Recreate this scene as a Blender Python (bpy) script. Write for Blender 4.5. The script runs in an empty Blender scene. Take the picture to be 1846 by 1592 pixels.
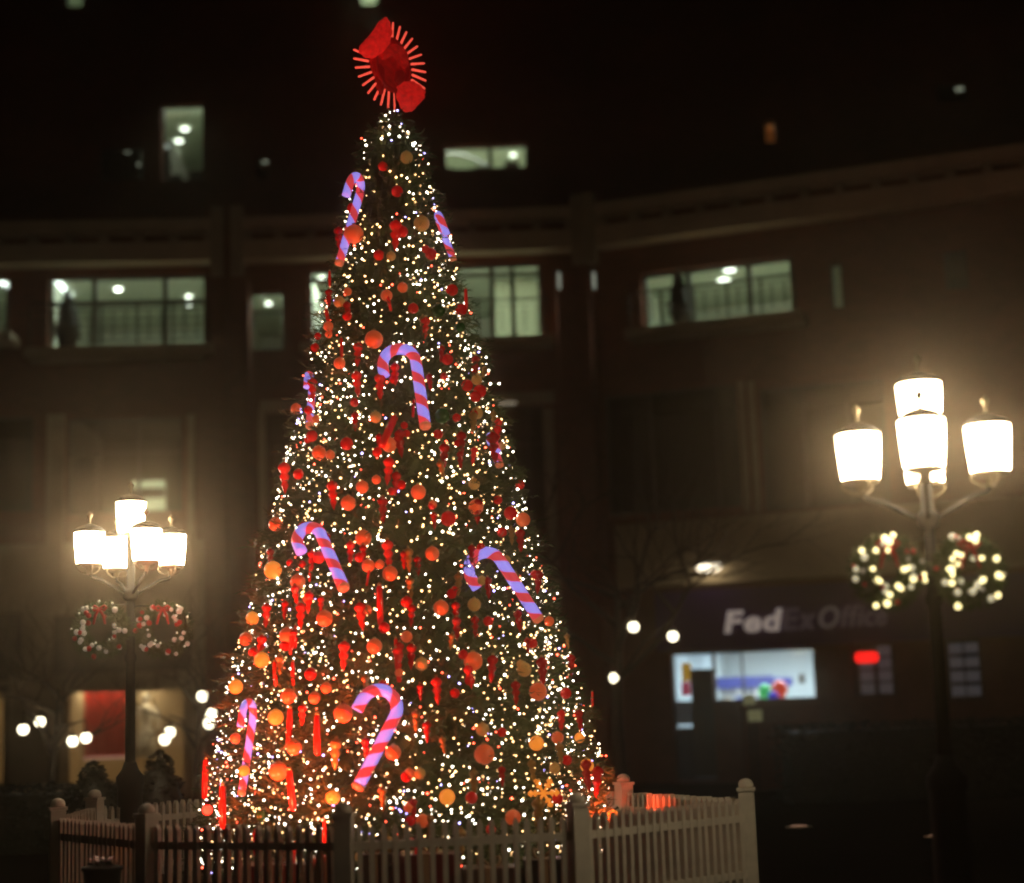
import bpy, bmesh, math, random
from mathutils import Vector, Matrix
R = math.radians
random.seed(11)
scene = bpy.context.scene
col = scene.collection

# ------------------------------------------------------------------ camera
F_PX, W_PX, H_PX = 3000.0, 1846.0, 1592.0
EYE = Vector((0, 0, 1.6))
cam_d = bpy.data.cameras.new('camera')
cam = bpy.data.objects.new('camera', cam_d); col.objects.link(cam)
CAM_ROT = Matrix.Rotation(math.pi / 2 + R(9.13), 3, 'X') @ Matrix.Rotation(R(-1.9), 3, 'Z')
cam.matrix_world = Matrix.Translation(EYE) @ CAM_ROT.to_4x4()
cam_d.sensor_fit = 'HORIZONTAL'; cam_d.sensor_width = 36.0
cam_d.lens = F_PX / W_PX * 36.0
cam_d.clip_start = 0.1; cam_d.clip_end = 500
cam_d.dof.use_dof = True
cam_d.dof.focus_distance = 15.9
cam_d.dof.aperture_fstop = 0.46
scene.camera = cam

# ------------------------------------------------------------------ sky, moon, exposure
world = bpy.data.worlds.new('World'); scene.world = world; world.use_nodes = True
wn = world.node_tree.nodes; wl = world.node_tree.links
sky = wn.new('ShaderNodeTexSky'); sky.sky_type = 'NISHITA'; sky.sun_disc = False
sky.sun_elevation = R(20); sky.sun_rotation = R(150)
wl.new(sky.outputs[0], wn['Background'].inputs[0]); wn['Background'].inputs[1].default_value = 0.00003
moon_d = bpy.data.lights.new('moon', 'SUN'); moon_d.energy = 0.0005; moon_d.angle = R(0.5); moon_d.color = (0.8, 0.88, 1)
moon = bpy.data.objects.new('moon', moon_d); col.objects.link(moon)
moon.rotation_euler = (R(70), 0, R(-150))
scene.view_settings.view_transform = 'Standard'; scene.view_settings.look = 'None'
scene.view_settings.exposure = 0.0; scene.view_settings.gamma = 1.0
cy = scene.cycles
cy.use_denoising = True
cy.max_bounces = 6; cy.diffuse_bounces = 3; cy.glossy_bounces = 2; cy.transmission_bounces = 4
cy.transparent_max_bounces = 12; cy.volume_bounces = 0
cy.sample_clamp_indirect = 2.0; cy.sample_clamp_direct = 0.0
cy.caustics_reflective = False; cy.caustics_refractive = False
cy.use_light_tree = True
cy.filter_width = 2.0

# ------------------------------------------------------------------ pixel helpers (photo pixel -> direction)
def ray(px, py):
    return (CAM_ROT @ Vector((px - W_PX / 2, H_PX / 2 - py, -F_PX)))
def at(px, py, Y):
    d = ray(px, py); return EYE + d * (Y / d.y)
def on_plane(px, py, o, n):
    d = ray(px, py); return EYE + d * ((o - EYE).dot(n) / d.dot(n))

# ------------------------------------------------------------------ materials
MATS = {}
def mat(name, color, rough=0.7, metal=0.0, emit=None, strength=0.0, noise=0.0, nscale=6.0, bump=0.0, sheen=0.0, spec=0.5):
    if name in MATS: return MATS[name]
    m = bpy.data.materials.new(name); m.use_nodes = True; MATS[name] = m
    nt = m.node_tree; b = nt.nodes['Principled BSDF']
    b.inputs['Base Color'].default_value = (*color, 1)
    b.inputs['Roughness'].default_value = rough; b.inputs['Metallic'].default_value = metal
    b.inputs['Specular IOR Level'].default_value = spec
    if emit:
        b.inputs['Emission Color'].default_value = (*emit, 1); b.inputs['Emission Strength'].default_value = strength
    if noise > 0 or bump > 0:
        tc = nt.nodes.new('ShaderNodeTexCoord'); nz = nt.nodes.new('ShaderNodeTexNoise')
        nz.inputs['Scale'].default_value = nscale; nz.inputs['Detail'].default_value = 5
        nt.links.new(tc.outputs['Object'], nz.inputs['Vector'])
        if noise > 0:
            mr = nt.nodes.new('ShaderNodeMapRange'); mr.inputs[1].default_value = 0.25; mr.inputs[2].default_value = 0.75
            mr.inputs[3].default_value = 1 - noise; mr.inputs[4].default_value = 1 + noise
            mx = nt.nodes.new('ShaderNodeVectorMath'); mx.operation = 'SCALE'
            mx.inputs[0].default_value = color
            nt.links.new(nz.outputs[0], mr.inputs[0]); nt.links.new(mr.outputs[0], mx.inputs['Scale'])
            nt.links.new(mx.outputs[0], b.inputs['Base Color'])
            if emit:
                ms = nt.nodes.new('ShaderNodeMath'); ms.operation = 'MULTIPLY'; ms.inputs[1].default_value = strength
                nt.links.new(mr.outputs[0], ms.inputs[0]); nt.links.new(ms.outputs[0], b.inputs['Emission Strength'])
        if bump > 0:
            bp = nt.nodes.new('ShaderNodeBump'); bp.inputs['Strength'].default_value = bump; bp.inputs['Distance'].default_value = 0.02
            nt.links.new(nz.outputs[0], bp.inputs['Height']); nt.links.new(bp.outputs[0], b.inputs['Normal'])
    return m
def brick_mat(name, c1, c2, mortar, scale, rough=0.85, vec_rot=None, bw=0.5, rh=0.25, msize=0.012):
    m = bpy.data.materials.new(name); m.use_nodes = True; MATS[name] = m
    nt = m.node_tree; b = nt.nodes['Principled BSDF']
    tc = nt.nodes.new('ShaderNodeTexCoord'); mp = nt.nodes.new('ShaderNodeMapping')
    if vec_rot: mp.inputs['Rotation'].default_value = vec_rot
    br = nt.nodes.new('ShaderNodeTexBrick')
    br.inputs['Color1'].default_value = (*c1, 1); br.inputs['Color2'].default_value = (*c2, 1); br.inputs['Mortar'].default_value = (*mortar, 1)
    br.inputs['Scale'].default_value = scale; br.inputs['Mortar Size'].default_value = msize
    br.inputs['Brick Width'].default_value = bw; br.inputs['Row Height'].default_value = rh
    nz = nt.nodes.new('ShaderNodeTexNoise'); nz.inputs['Scale'].default_value = 0.6; nz.inputs['Detail'].default_value = 6
    mr = nt.nodes.new('ShaderNodeMapRange'); mr.inputs[1].default_value = .3; mr.inputs[2].default_value = .7; mr.inputs[3].default_value = .7; mr.inputs[4].default_value = 1.25
    mx = nt.nodes.new('ShaderNodeVectorMath'); mx.operation = 'SCALE'
    L = nt.links.new
    L(tc.outputs['Object'], mp.inputs[0]); L(mp.outputs[0], br.inputs[0]); L(tc.outputs['Object'], nz.inputs['Vector'])
    L(nz.outputs[0], mr.inputs[0]); L(br.outputs[0], mx.inputs[0]); L(mr.outputs[0], mx.inputs['Scale'])
    L(mx.outputs[0], b.inputs['Base Color']); b.inputs['Roughness'].default_value = rough; b.inputs['Specular IOR Level'].default_value = .15
    bp = nt.nodes.new('ShaderNodeBump'); bp.inputs['Strength'].default_value = .5; bp.inputs['Distance'].default_value = .01; bp.invert = True
    L(br.outputs[1], bp.inputs['Height']); L(bp.outputs[0], b.inputs['Normal'])
    return m
def glass_mat(name, tint=(0.9, 0.95, 0.92), fac=0.07):
    m = bpy.data.materials.new(name); m.use_nodes = True; MATS[name] = m
    nt = m.node_tree; nt.nodes.remove(nt.nodes['Principled BSDF'])
    t = nt.nodes.new('ShaderNodeBsdfTransparent'); t.inputs[0].default_value = (*tint, 1)
    g = nt.nodes.new('ShaderNodeBsdfGlossy'); g.inputs['Roughness'].default_value = 0.06
    mix = nt.nodes.new('ShaderNodeMixShader'); mix.inputs[0].default_value = fac
    nt.links.new(t.outputs[0], mix.inputs[1]); nt.links.new(g.outputs[0], mix.inputs[2])
    nt.links.new(mix.outputs[0], nt.nodes['Material Output'].inputs[0])
    return m
def foliage_mat(name, dark, light, nscale=3.0):
    m = bpy.data.materials.new(name); m.use_nodes = True; MATS[name] = m
    nt = m.node_tree; b = nt.nodes['Principled BSDF']
    tc = nt.nodes.new('ShaderNodeTexCoord'); nz = nt.nodes.new('ShaderNodeTexNoise'); nz.inputs['Scale'].default_value = nscale; nz.inputs['Detail'].default_value = 8
    cr = nt.nodes.new('ShaderNodeValToRGB')
    cr.color_ramp.elements[0].position = .32; cr.color_ramp.elements[0].color = (*dark, 1)
    cr.color_ramp.elements[1].position = .68; cr.color_ramp.elements[1].color = (*light, 1)
    nt.links.new(tc.outputs['Object'], nz.inputs['Vector']); nt.links.new(nz.outputs[0], cr.inputs[0]); nt.links.new(cr.outputs[0], b.inputs['Base Color'])
    b.inputs['Roughness'].default_value = .55
    return m
def stripe_mat(name):
    """lit candy cane: red and violet-white spiral bands (printed on a lit tube)"""
    m = bpy.data.materials.new(name); m.use_nodes = True; MATS[name] = m
    nt = m.node_tree; b = nt.nodes['Principled BSDF']; L = nt.links.new
    uv = nt.nodes.new('ShaderNodeUVMap'); sx = nt.nodes.new('ShaderNodeSeparateXYZ')
    ad = nt.nodes.new('ShaderNodeMath'); ad.operation = 'ADD'
    fr = nt.nodes.new('ShaderNodeMath'); fr.operation = 'FRACT'
    gt = nt.nodes.new('ShaderNodeValToRGB')
    red = (0.62, 0.05, 0.06, 1); wh = (0.36, 0.30, 1.0, 1)
    e = gt.color_ramp.elements; e[0].position = 0; e[0].color = wh
    e[1].position = .46; e[1].color = wh
    for p, c in ((.53, red), (.93, red), (1.0, wh)):
        x = gt.color_ramp.elements.new(p); x.color = c
    L(uv.outputs[0], sx.inputs[0]); L(sx.outputs[0], ad.inputs[0]); L(sx.outputs[1], ad.inputs[1]); L(ad.outputs[0], fr.inputs[0]); L(fr.outputs[0], gt.inputs[0])
    L(gt.outputs[0], b.inputs['Base Color']); L(gt.outputs[0], b.inputs['Emission Color'])
    b.inputs['Emission Strength'].default_value = 0.82; b.inputs['Roughness'].default_value = .35
    return m

# ------------------------------------------------------------------ mesh builder
def frame_from(d):
    d = Vector(d).normalized()
    a = Vector((0, 0, 1)) if abs(d.z) < .95 else Vector((1, 0, 0))
    x = d.cross(a).normalized(); y = d.cross(x).normalized()
    return x, y, d
class MB:
    def __init__(s): s.v = []; s.f = []; s.uv = None; s.sm = []
    def add(s, vs, fs, smooth=False):
        o = len(s.v); s.v += [Vector(q) for q in vs]; s.f += [tuple(i + o for i in f) for f in fs]; s.sm += [smooth] * len(fs)
        return s
    def obox(s, c, ax, ay, az):
        """box by centre and three half-axis vectors"""
        c = Vector(c); vs = [c + ax * i + ay * j + az * k for k in (-1, 1) for j in (-1, 1) for i in (-1, 1)]
        return s.add(vs, [(0, 2, 3, 1), (4, 5, 7, 6), (0, 1, 5, 4), (2, 6, 7, 3), (0, 4, 6, 2), (1, 3, 7, 5)])
    def box(s, x0, x1, y0, y1, z0, z1):
        return s.obox(((x0 + x1) / 2, (y0 + y1) / 2, (z0 + z1) / 2), Vector(((x1 - x0) / 2, 0, 0)), Vector((0, (y1 - y0) / 2, 0)), Vector((0, 0, (z1 - z0) / 2)))
    def tube(s, pts, rad, n=6, caps=True):
        pts = [Vector(p) for p in pts]; m = len(pts)
        if not isinstance(rad, (list, tuple)): rad = [rad] * m
        vs = []; up = None
        for i, p in enumerate(pts):
            d = (pts[min(i + 1, m - 1)] - pts[max(i - 1, 0)])
            if d.length < 1e-9: d = Vector((0, 0, 1))
            d.normalize()
            if up is None: x, y, _ = frame_from(d)
            else:
                x = up - d * up.dot(d)
                x = x.normalized() if x.length > 1e-6 else frame_from(d)[0]
                y = d.cross(x)
            up = x
            vs += [p + (x * math.cos(2 * math.pi * k / n) + y * math.sin(2 * math.pi * k / n)) * rad[i] for k in range(n)]
        fs = [(i * n + k, i * n + (k + 1) % n, (i + 1) * n + (k + 1) % n, (i + 1) * n + k) for i in range(m - 1) for k in range(n)]
        if caps: fs += [tuple(range(n))[::-1], tuple((m - 1) * n + k for k in range(n))]
        return s.add(vs, fs, n > 4)
    def lathe(s, prof, c=(0, 0, 0), n=14, smooth=True, axis=None):
        c = Vector(c); vs = []
        x, y, z = (Vector((1, 0, 0)), Vector((0, 1, 0)), Vector((0, 0, 1))) if axis is None else frame_from(axis)
        for r, h in prof:
            vs += [c + (x * math.cos(2 * math.pi * k / n) + y * math.sin(2 * math.pi * k / n)) * r + z * h for k in range(n)]
        fs = [(i * n + k, i * n + (k + 1) % n, (i + 1) * n + (k + 1) % n, (i + 1) * n + k) for i in range(len(prof) - 1) for k in range(n)]
        fs += [tuple(range(n))[::-1], tuple((len(prof) - 1) * n + k for k in range(n))]
        return s.add(vs, fs, smooth)
    def ball(s, c, r, n=12, sq=1.0):
        prof = [(max(1e-4, r * math.sin(math.pi * i / (n // 2 + 1))), -r * sq * math.cos(math.pi * i / (n // 2 + 1))) for i in range(n // 2 + 2)]
        return s.lathe(prof, c, n)
    def blade(s, p, d, L, w):
        d = d.normalized(); x, y, _ = frame_from(d)
        a = random.random() * 6.28; x = x * math.cos(a) + y * math.sin(a)
        return s.add([p - x * w, p + x * w, p + d * L], [(0, 1, 2)])
    def build(s, name, m, parent=None, org=None):
        me = bpy.data.meshes.new(name)
        o = Vector(org) if org is not None else (Vector(parent.matrix_world.translation) if parent else Vector((0, 0, 0)))
        me.from_pydata([v - o for v in s.v] if o.length else s.v, [], s.f)
        if any(s.sm): me.polygons.foreach_set('use_smooth', s.sm)
        me.materials.append(m); me.update()
        ob = bpy.data.objects.new(name, me); col.objects.link(ob)
        if parent: ob.parent = parent
        return ob
def tag(o, label=None, cat=None, group=None, kind=None):
    if label: o['label'] = label
    if cat: o['category'] = cat
    if group: o['group'] = group
    if kind: o['kind'] = kind
    return o
def thing(name, label, cat, loc=(0, 0, 0), rz=0, group=None):
    o = bpy.data.objects.new(name, None); col.objects.link(o); o.empty_display_size = .2
    o.matrix_world = Matrix.Translation(Vector(loc)) @ Matrix.Rotation(rz, 4, 'Z')
    return tag(o, label, cat, group)
def copy_tree(o, parent=None):
    c = o.copy(); col.objects.link(c); c.parent = parent
    for ch in list(o.children): copy_tree(ch, c)
    return c
LOC = (0, 0, 0)   # 'org' for meshes given in the parent's own coordinates

# ------------------------------------------------------------------ shared materials
M_brick = brick_mat('facade_brick', (.19, .052, .030), (.13, .036, .024), (.14, .09, .06), 2.0, vec_rot=(R(90), 0, 0))
M_stone = mat('limestone', (.34, .26, .17), .8, noise=.2, nscale=2, bump=.1)
M_beige = mat('beige_panel', (.46, .36, .22), .8, noise=.15, nscale=1.5)
M_black = mat('black_metal', (.006, .0055, .005), .6, .0, spec=.2)
M_dark = mat('dark_frame', (.03, .027, .024), .5)
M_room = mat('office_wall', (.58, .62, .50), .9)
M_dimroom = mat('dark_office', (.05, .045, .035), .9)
M_glass = glass_mat('window_glass')
M_dglass = glass_mat('dark_glass', (.35, .36, .33), .06)
M_white = mat('white_vinyl', (.62, .56, .45), .55, noise=.12, nscale=9)
M_down = mat('downlight', (1, 1, 1), .5, emit=(.93, 1, .86), strength=5)
M_dimdown = mat('dim_downlight', (1, 1, 1), .5, emit=(.95, 1, .75), strength=.5)
M_tubelight = mat('fluorescent', (1, 1, 1), .5, emit=(.9, 1, .95), strength=4)

# ================================================================== GROUND
M_ground = brick_mat('plaza_paving', (.010, .008, .007), (.015, .012, .010), (.006, .006, .005), 3.0, rough=.7)
M_ground.node_tree.nodes['Principled BSDF'].inputs['Specular IOR Level'].default_value = 0.0
g = MB().add([(-120, -40, 0), (120, -40, 0), (120, 160, 0), (-120, 160, 0)], [(0, 1, 2, 3)]).build('ground', M_ground)
tag(g, 'dark paved plaza around the tree', kind='structure')

# ================================================================== BUILDING
bld = thing('curved_brick_building', 'long dark brick building with lit office windows curving behind the decorated tree', 'building', (0, 36, 0))
class Seg:
    def __init__(s, a, b):
        s.a = Vector((*a, 0)); s.b = Vector((*b, 0)); s.e = (s.b - s.a).normalized(); s.n = Vector((s.e.y, -s.e.x, 0)); s.L = (s.b - s.a).length
    def uz(s, px, py, off=0.0):
        p = on_plane(px, py, s.a + s.n * off, s.n); return (p - s.a).dot(s.e), p.z
    def P(s, u, z, n=0.0): return s.a + s.e * u + s.n * n + Vector((0, 0, z))
    def rect(s, x0, y0, x1, y1, off=0.0):
        xm, ym = (x0 + x1) / 2, (y0 + y1) / 2
        return s.uz(x0, ym, off)[0], s.uz(x1, ym, off)[0], s.uz(xm, y1, off)[1], s.uz(xm, y0, off)[1]
    def box(s, mb, u0, u1, z0, z1, n0, n1):
        return mb.obox(s.P((u0 + u1) / 2, (z0 + z1) / 2, (n0 + n1) / 2), s.e * ((u1 - u0) / 2), s.n * ((n1 - n0) / 2), Vector((0, 0, (z1 - z0) / 2)))
cr20, sr20 = math.cos(R(20)), math.sin(R(20))
SL = Seg((-6.2 - 13 * math.cos(R(3)), 35 - 13 * math.sin(R(3))), (-6.2, 35))
SM = Seg((-6.2, 35), (1.62, 35))
SR = Seg((1.62, 35), (1.62 + 16 * cr20, 35 - 16 * sr20))
SU = Seg((-24, 39), (26, 39))
TH = .3
def wall(seg, z0, z1, holes, m, u0=0.0, u1=None):
    u1 = seg.L if u1 is None else u1
    us = sorted({u0, u1, *[h[0] for h in holes], *[h[1] for h in holes]}); us = [u for u in us if u0 <= u <= u1]
    zs = sorted({z0, z1, *[h[2] for h in holes], *[h[3] for h in holes]}); zs = [z for z in zs if z0 <= z <= z1]
    mb = MB()
    for i in range(len(us) - 1):
        run = None
        for j in range(len(zs) - 1):
            uc, zc = (us[i] + us[i + 1]) / 2, (zs[j] + zs[j + 1]) / 2
            solid = not any(h[0] < uc < h[1] and h[2] < zc < h[3] for h in holes)
            if solid: run = [zs[j], zs[j + 1]] if run is None else [run[0], zs[j + 1]]
            if (not solid or j == len(zs) - 2) and run:
                seg.box(mb, us[i], us[i + 1], run[0], run[1], -TH, 0); run = None
    return mb.build('wall', m, bld)
def room(seg, h, depth, m, lights=(), fixture=None, grow=.6, up=.25, lr=.07, drop=.0, strip=0.0):
    u0, u1, z0, z1 = h; u0 -= grow; u1 += grow; z0 -= drop; z1 += up
    P = lambda u, z, n: seg.P(u, z, n)
    mb = MB(); a, b = -TH - .01, -TH - depth
    vs = [P(u0, z0, a), P(u1, z0, a), P(u1, z1, a), P(u0, z1, a), P(u0, z0, b), P(u1, z0, b), P(u1, z1, b), P(u0, z1, b)]
    mb.add(vs, [(4, 5, 6, 7), (0, 1, 5, 4), (3, 7, 6, 2), (0, 4, 7, 3), (1, 2, 6, 5)])
    rm = mb.build('room', m, bld)
    if strip:  # strip lamp added out of sight above the window to brighten the room
        sm = mat('fill_strip_%g_%d' % (strip, m is M_shop if 'M_shop' in globals() else 0), (1, 1, 1), emit=(1, .74, .42) if 'M_shop' in globals() and m is M_shop else (.88, 1, .86), strength=strip * (1.4 if strip > 12 else 1))
        seg.box(k := MB(), u0 + .1, u1 - .1, z1 - .06, z1 - .03, a - .42, a - .22); k.build('hidden_fill_strip', sm, rm, bld.matrix_world.translation)
    for l in lights:
        d = ray(l[0], l[1]); t = (z1 - .02 - EYE.z) / d.z; p = EYE + d * t
        n = (p - seg.a).dot(seg.n); u = (p - seg.a).dot(seg.e)
        if not (b < n < a and u0 < u < u1):
            n = max(b + .3, min(a - .3, n)); u = max(u0 + .2, min(u1 - .2, u)); p = seg.P(u, z1 - .02, n)
        k = MB()
        if len(l) > 2 and l[2] == 'tube': seg.box(k, u - .06, u + .06, z1 - .05, z1 - .01, n - .7, n + .7); k.build('ceiling_light', M_tubelight, rm, bld.matrix_world.translation)
        else: k.lathe([(lr, -.03), (lr, .0)], p, 12, False).build('ceiling_light', fixture or M_down, rm, bld.matrix_world.translation)
    return rm
def window(seg, h, mull=(), trans=(), fm=None, gm=None, fw=.05, name='window'):
    u0, u1, z0, z1 = h; fm = fm or M_dark
    mb = MB(); n0, n1 = -.2, -.12
    seg.box(mb, u0, u0 + fw, z0, z1, n0, n1); seg.box(mb, u1 - fw, u1, z0, z1, n0, n1)
    seg.box(mb, u0 + fw, u1 - fw, z0, z0 + fw, n0, n1); seg.box(mb, u0 + fw, u1 - fw, z1 - fw, z1, n0, n1)
    w = mb.build(name, fm, bld)
    us = [u0 + fw] + sorted(seg.uz(m_, 1)[0] if m_ > 50 else m_ for m_ in []) + [u1 - fw]
    cuts = sorted(mull)
    org = bld.matrix_world.translation
    edges = [u0 + fw] + cuts + [u1 - fw]
    for c in cuts: seg.box(MB(), 0, 1, 0, 1, 0, 1); seg.box(k := MB(), c - fw * .6, c + fw * .6, z0 + fw, z1 - fw, n0 + .005, n1 - .005); k.build('mullion', fm, w, org)
    for t in trans: seg.box(k := MB(), u0 + fw, u1 - fw, t - fw * .5, t + fw * .5, n0 + .01, n1 - .01); k.build('transom', fm, w, org)
    for i in range(len(edges) - 1):
        a, b = edges[i] + .002, edges[i + 1] - .002
        k = MB().add([seg.P(a, z0 + fw, -.16), seg.P(b, z0 + fw, -.16), seg.P(b, z1 - fw, -.16), seg.P(a, z1 - fw, -.16)], [(0, 1, 2, 3)])
        k.build('pane', gm or M_glass, w, org)
    return w
def ucut(seg, xs, y): return [seg.uz(x, y)[0] for x in xs]
def railing(seg, u0, u1, z0, z1, n, mid=True):
    mb = MB()
    rail = seg.box(mb, u0, u1, z1 - .045, z1, n - .03, n + .03).build('balcony_rail', M_black, bld)
    org = bld.matrix_world.translation
    k = max(2, round((u1 - u0) / .75)); st = (u1 - u0) / k
    for i in range(k + 1):
        u = u0 + st * i
        seg.box(q := MB(), u - .02, u + .02, z0, z1 - .045, n - .02, n + .02); q.build('baluster', M_black, rail, org)
    for f in (.12, .28, .44, .60, .80):
        z = z0 + (z1 - z0) * f
        seg.box(q := MB(), u0, u1, z - .011, z + .011, n - .009, n + .009); q.build('bar', M_black, rail, org)
    for i in range(k):      # square motif in every bay
        u = u0 + st * (i + .5)
        seg.box(q := MB(), u - .14, u - .115, z0 + (z1 - z0) * .12, z0 + (z1 - z0) * .8, n - .012, n + .012)
        seg.box(q, u + .115, u + .14, z0 + (z1 - z0) * .12, z0 + (z1 - z0) * .8, n - .012, n + .012); q.build('rail_frame', M_black, rail, org)
    seg.box(q := MB(), u0 - .1, u1 + .1, z0 - .22, z0 - .02, .001, n + .1); q.build('balcony_slab', M_stone, bld)

TOP3 = 12.1
# ---- left wing
h3a = SL.rect(-120, 500, 16, 616); h3b = SL.rect(86, 494, 376, 640)
h2 = SL.rect(120, 752, 330, 925)
hs1 = SL.rect(112, 1236, 340, 1440); hs0 = SL.rect(-160, 1240, 14, 1420)
hs1 = (hs1[0], hs1[1], .25, hs1[3]); hs0 = (hs0[0], hs0[1], .25, hs0[3])
h2x = SL.rect(-160, 752, 60, 925)
wall(SL, 0, 5.35, [hs1, hs0], M_stone); wall(SL, 5.36, TOP3, [h3a, h3b, h2, h2x], M_brick)
room(SL, h3a, 5, M_room, [(4, 508, 'tube'), (-60, 540)], strip=20); window(SL, h3a)
room(SL, h3b, 6, M_room, [(115, 520, 'tube'), (213, 521), (340, 534), (341, 548), (213, 521)], strip=46)
window(SL, h3b, ucut(SL, (168, 296), 565), [SL.uz(230, 545)[1]], fw=.085)
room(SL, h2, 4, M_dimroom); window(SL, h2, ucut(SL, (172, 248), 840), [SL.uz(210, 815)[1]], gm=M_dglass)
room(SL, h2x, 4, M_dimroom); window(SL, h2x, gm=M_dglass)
# lit inner doorway behind the second-floor glass
hd = SL.rect(180, 822, 246, 925)
SL.box(k := MB(), hd[0], hd[1], hd[2], hd[3], -TH - 3.6, -TH - 3.5); k.build('lit_partition', mat('lit_partition', (.4, .45, .3), .8, emit=(.62, .7, .42), strength=2.2), bld)
SL.box(k := MB(), hd[0], hd[1], hd[3] - .42, hd[3] - .2, -TH - 3.49, -TH - 3.4); k.build('partition_header', M_dimroom, bld)
for pts in ((84, 116), (338, 352)):
    q = SL.rect(pts[0], 748, pts[1], 1105)
    SL.box(k := MB(), q[0], q[1], q[2], q[3], .003, .09); k.build('window_trim', M_stone, bld)
railing(SL, h3b[0] - .2, h3b[1] + .1, h3b[2] + .05, h3b[2] + 1.0, .75)
railing(SL, h3a[0], h3a[1] + .15, h3a[2] + .05, h3a[2] + 1.0, .75)
# shop front left
M_fascia = mat('dark_fascia', (.035, .026, .02), .6)
q = SL.rect(100, 1108, 346, 1212); SL.box(k := MB(), q[0], q[1], q[2], q[3], .003, .22); k.build('shop_fascia', M_fascia, bld)
q = SL.rect(100, 1215, 346, 1231); SL.box(k := MB(), q[0], q[1], q[2], q[3], .003, .30); k.build('shop_lintel', M_stone, bld)
q = SL.rect(-160, 1108, 40, 1214)
k = MB(); a0, a1, z0, z1 = q
k.add([SL.P(a0, z1, .01), SL.P(a1, z1, .01), SL.P(a1, z0, 1.0), SL.P(a0, z0, 1.0), SL.P(a0, z0 - .2, 1.0), SL.P(a1, z0 - .2, 1.0), SL.P(a1, z0 - .2, .01), SL.P(a0, z0 - .2, .01)], [(0, 1, 2, 3), (3, 2, 5, 4), (1, 6, 5, 2), (0, 3, 4, 7)])
k.build('awning', mat('awning_cloth', (.05, .02, .018), .9), bld)
M_shop = mat('shop_wall', (.55, .43, .27), .9)
M_warm = mat('shop_lamp', (1, 1, 1), .5, emit=(1, .80, .52), strength=32)
room(SL, hs1, 4, M_shop, [(150, 1240), (260, 1240), (320, 1240)], M_warm, up=.1, lr=.10, strip=11)
window(SL, hs1, ucut(SL, (238,), 1330), fm=M_stone, fw=.12, name='shop_window')
room(SL, hs0, 4, M_shop, [(-20, 1245), (0, 1245)], M_warm, up=.1, lr=.12, strip=10); window(SL, hs0, fm=M_dark, fw=.12, name='shop_window')
# ---- middle wing
h3c = SM.rect(450, 525, 512, 632); h3d = SM.rect(555, 478, 978, 625)
h2m = SM.rect(478, 738, 985, 985)
wall(SM, 0, 5.35, [], M_brick); wall(SM, 5.36, TOP3, [h3c, h3d, h2m], M_brick)
room(SM, h3c, 5, M_room, [(477, 530), (484, 547)], strip=36); window(SM, h3c, [], [SM.uz(480, 561)[1]])
room(SM, h3d, 6, M_room, [(580, 500), (640, 510), (893, 520), (910, 480), (760, 500)], strip=75)
window(SM, h3d, ucut(SM, (610, 680, 750, 820, 888, 925), 550), [SM.uz(890, 492)[1]], fw=.08)
railing(SM, h3d[0], h3d[1] + .1, h3d[2] + .05, h3d[2] + .86, .6)
SM.box(k := MB(), h3d[1] - 1.1, h3d[1] + .3, h3d[2], h3d[3] + .2, -TH - 2.2, -TH - 2.1); k.build('partition', mat('olive_wall', (.18, .19, .12), .9), bld)
room(SM, h2m, 5, M_dimroom); window(SM, h2m, ucut(SM, (560, 640, 720, 800, 880, 955), 850), [SM.uz(900, 800)[1]], gm=M_dglass)
for r_ in ((470, 715, 1000, 736), (985, 738, 1004, 1100), (468, 738, 480, 1100)):
    q = SM.rect(*r_); SM.box(k := MB(), q[0], q[1], q[2], q[3], .003, .12); k.build('window_trim', M_stone, bld)
SM.box(k := MB(), *SM.rect(895, 727, 930, 732), .13, .17); k.build('trim_light', mat('dim_strip', (1, 1, 1), emit=(1, .85, .6), strength=.25), bld)
# ---- right wing
h3r = SR.rect(1157, 476, 1432, 590); h3s = SR.rect(1496, 472, 1520, 556); h3t = SR.rect(1702, 450, 1745, 522)
h2r = SR.rect(1092, 702, 1334, 922); h2s = SR.rect(1372, 690, 1600, 915)
hf = SR.rect(1290, 1171, 1468, 1262); hfd = SR.rect(1214, 1176, 1288, 1400); hfd = (hfd[0], hfd[1], .05, hf[3])
hf = (hfd[1] + .005, hf[1], hf[2], hf[3])
hp = SR.rect(1536, 1158, 1614, 1256); hp2 = SR.rect(1702, 1150, 1770, 1262)
wall(SR, 0, 5.35, [hf, hfd, hp, hp2], mat('dark_red_brick', (.16, .065, .042), .85, noise=.3, nscale=3, bump=.2)); wall(SR, 5.36, TOP3, [h3r, h3s, h3t, h2r, h2s], M_brick)
room(SR, h3r, 5, M_room, [(1290, 480), (1315, 486), (1305, 505)], up=.35, lr=.13, strip=55)
window(SR, h3r, ucut(SR, (1240, 1350), 540), fw=.085)
railing(SR, h3r[0] - .1, h3r[1] + .15, h3r[2] + .02, h3r[2] + .78, .7)
room(SR, h3s, 3, M_room, [], strip=5); window(SR, h3s); room(SR, h3t, 3, M_dimroom, [], strip=14); window(SR, h3t)
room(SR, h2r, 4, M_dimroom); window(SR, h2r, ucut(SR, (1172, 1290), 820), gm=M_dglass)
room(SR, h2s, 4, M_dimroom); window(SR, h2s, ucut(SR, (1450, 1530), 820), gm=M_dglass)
for x0, x1 in ((1337, 1347), (1355, 1366)):
    q = SR.rect(x0, 688, x1, 925); SR.box(k := MB(), q[0], q[1], q[2], q[3], .003, .1); k.build('window_trim', M_stone, bld)
zb0, zb1 = SR.uz(1300, 1052)[1], SR.uz(1300, 935)[1]
SR.box(k := MB(), .55, SR.L, zb0, zb1, .003, .16); k.build('lintel_band', M_beige, bld)
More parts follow.
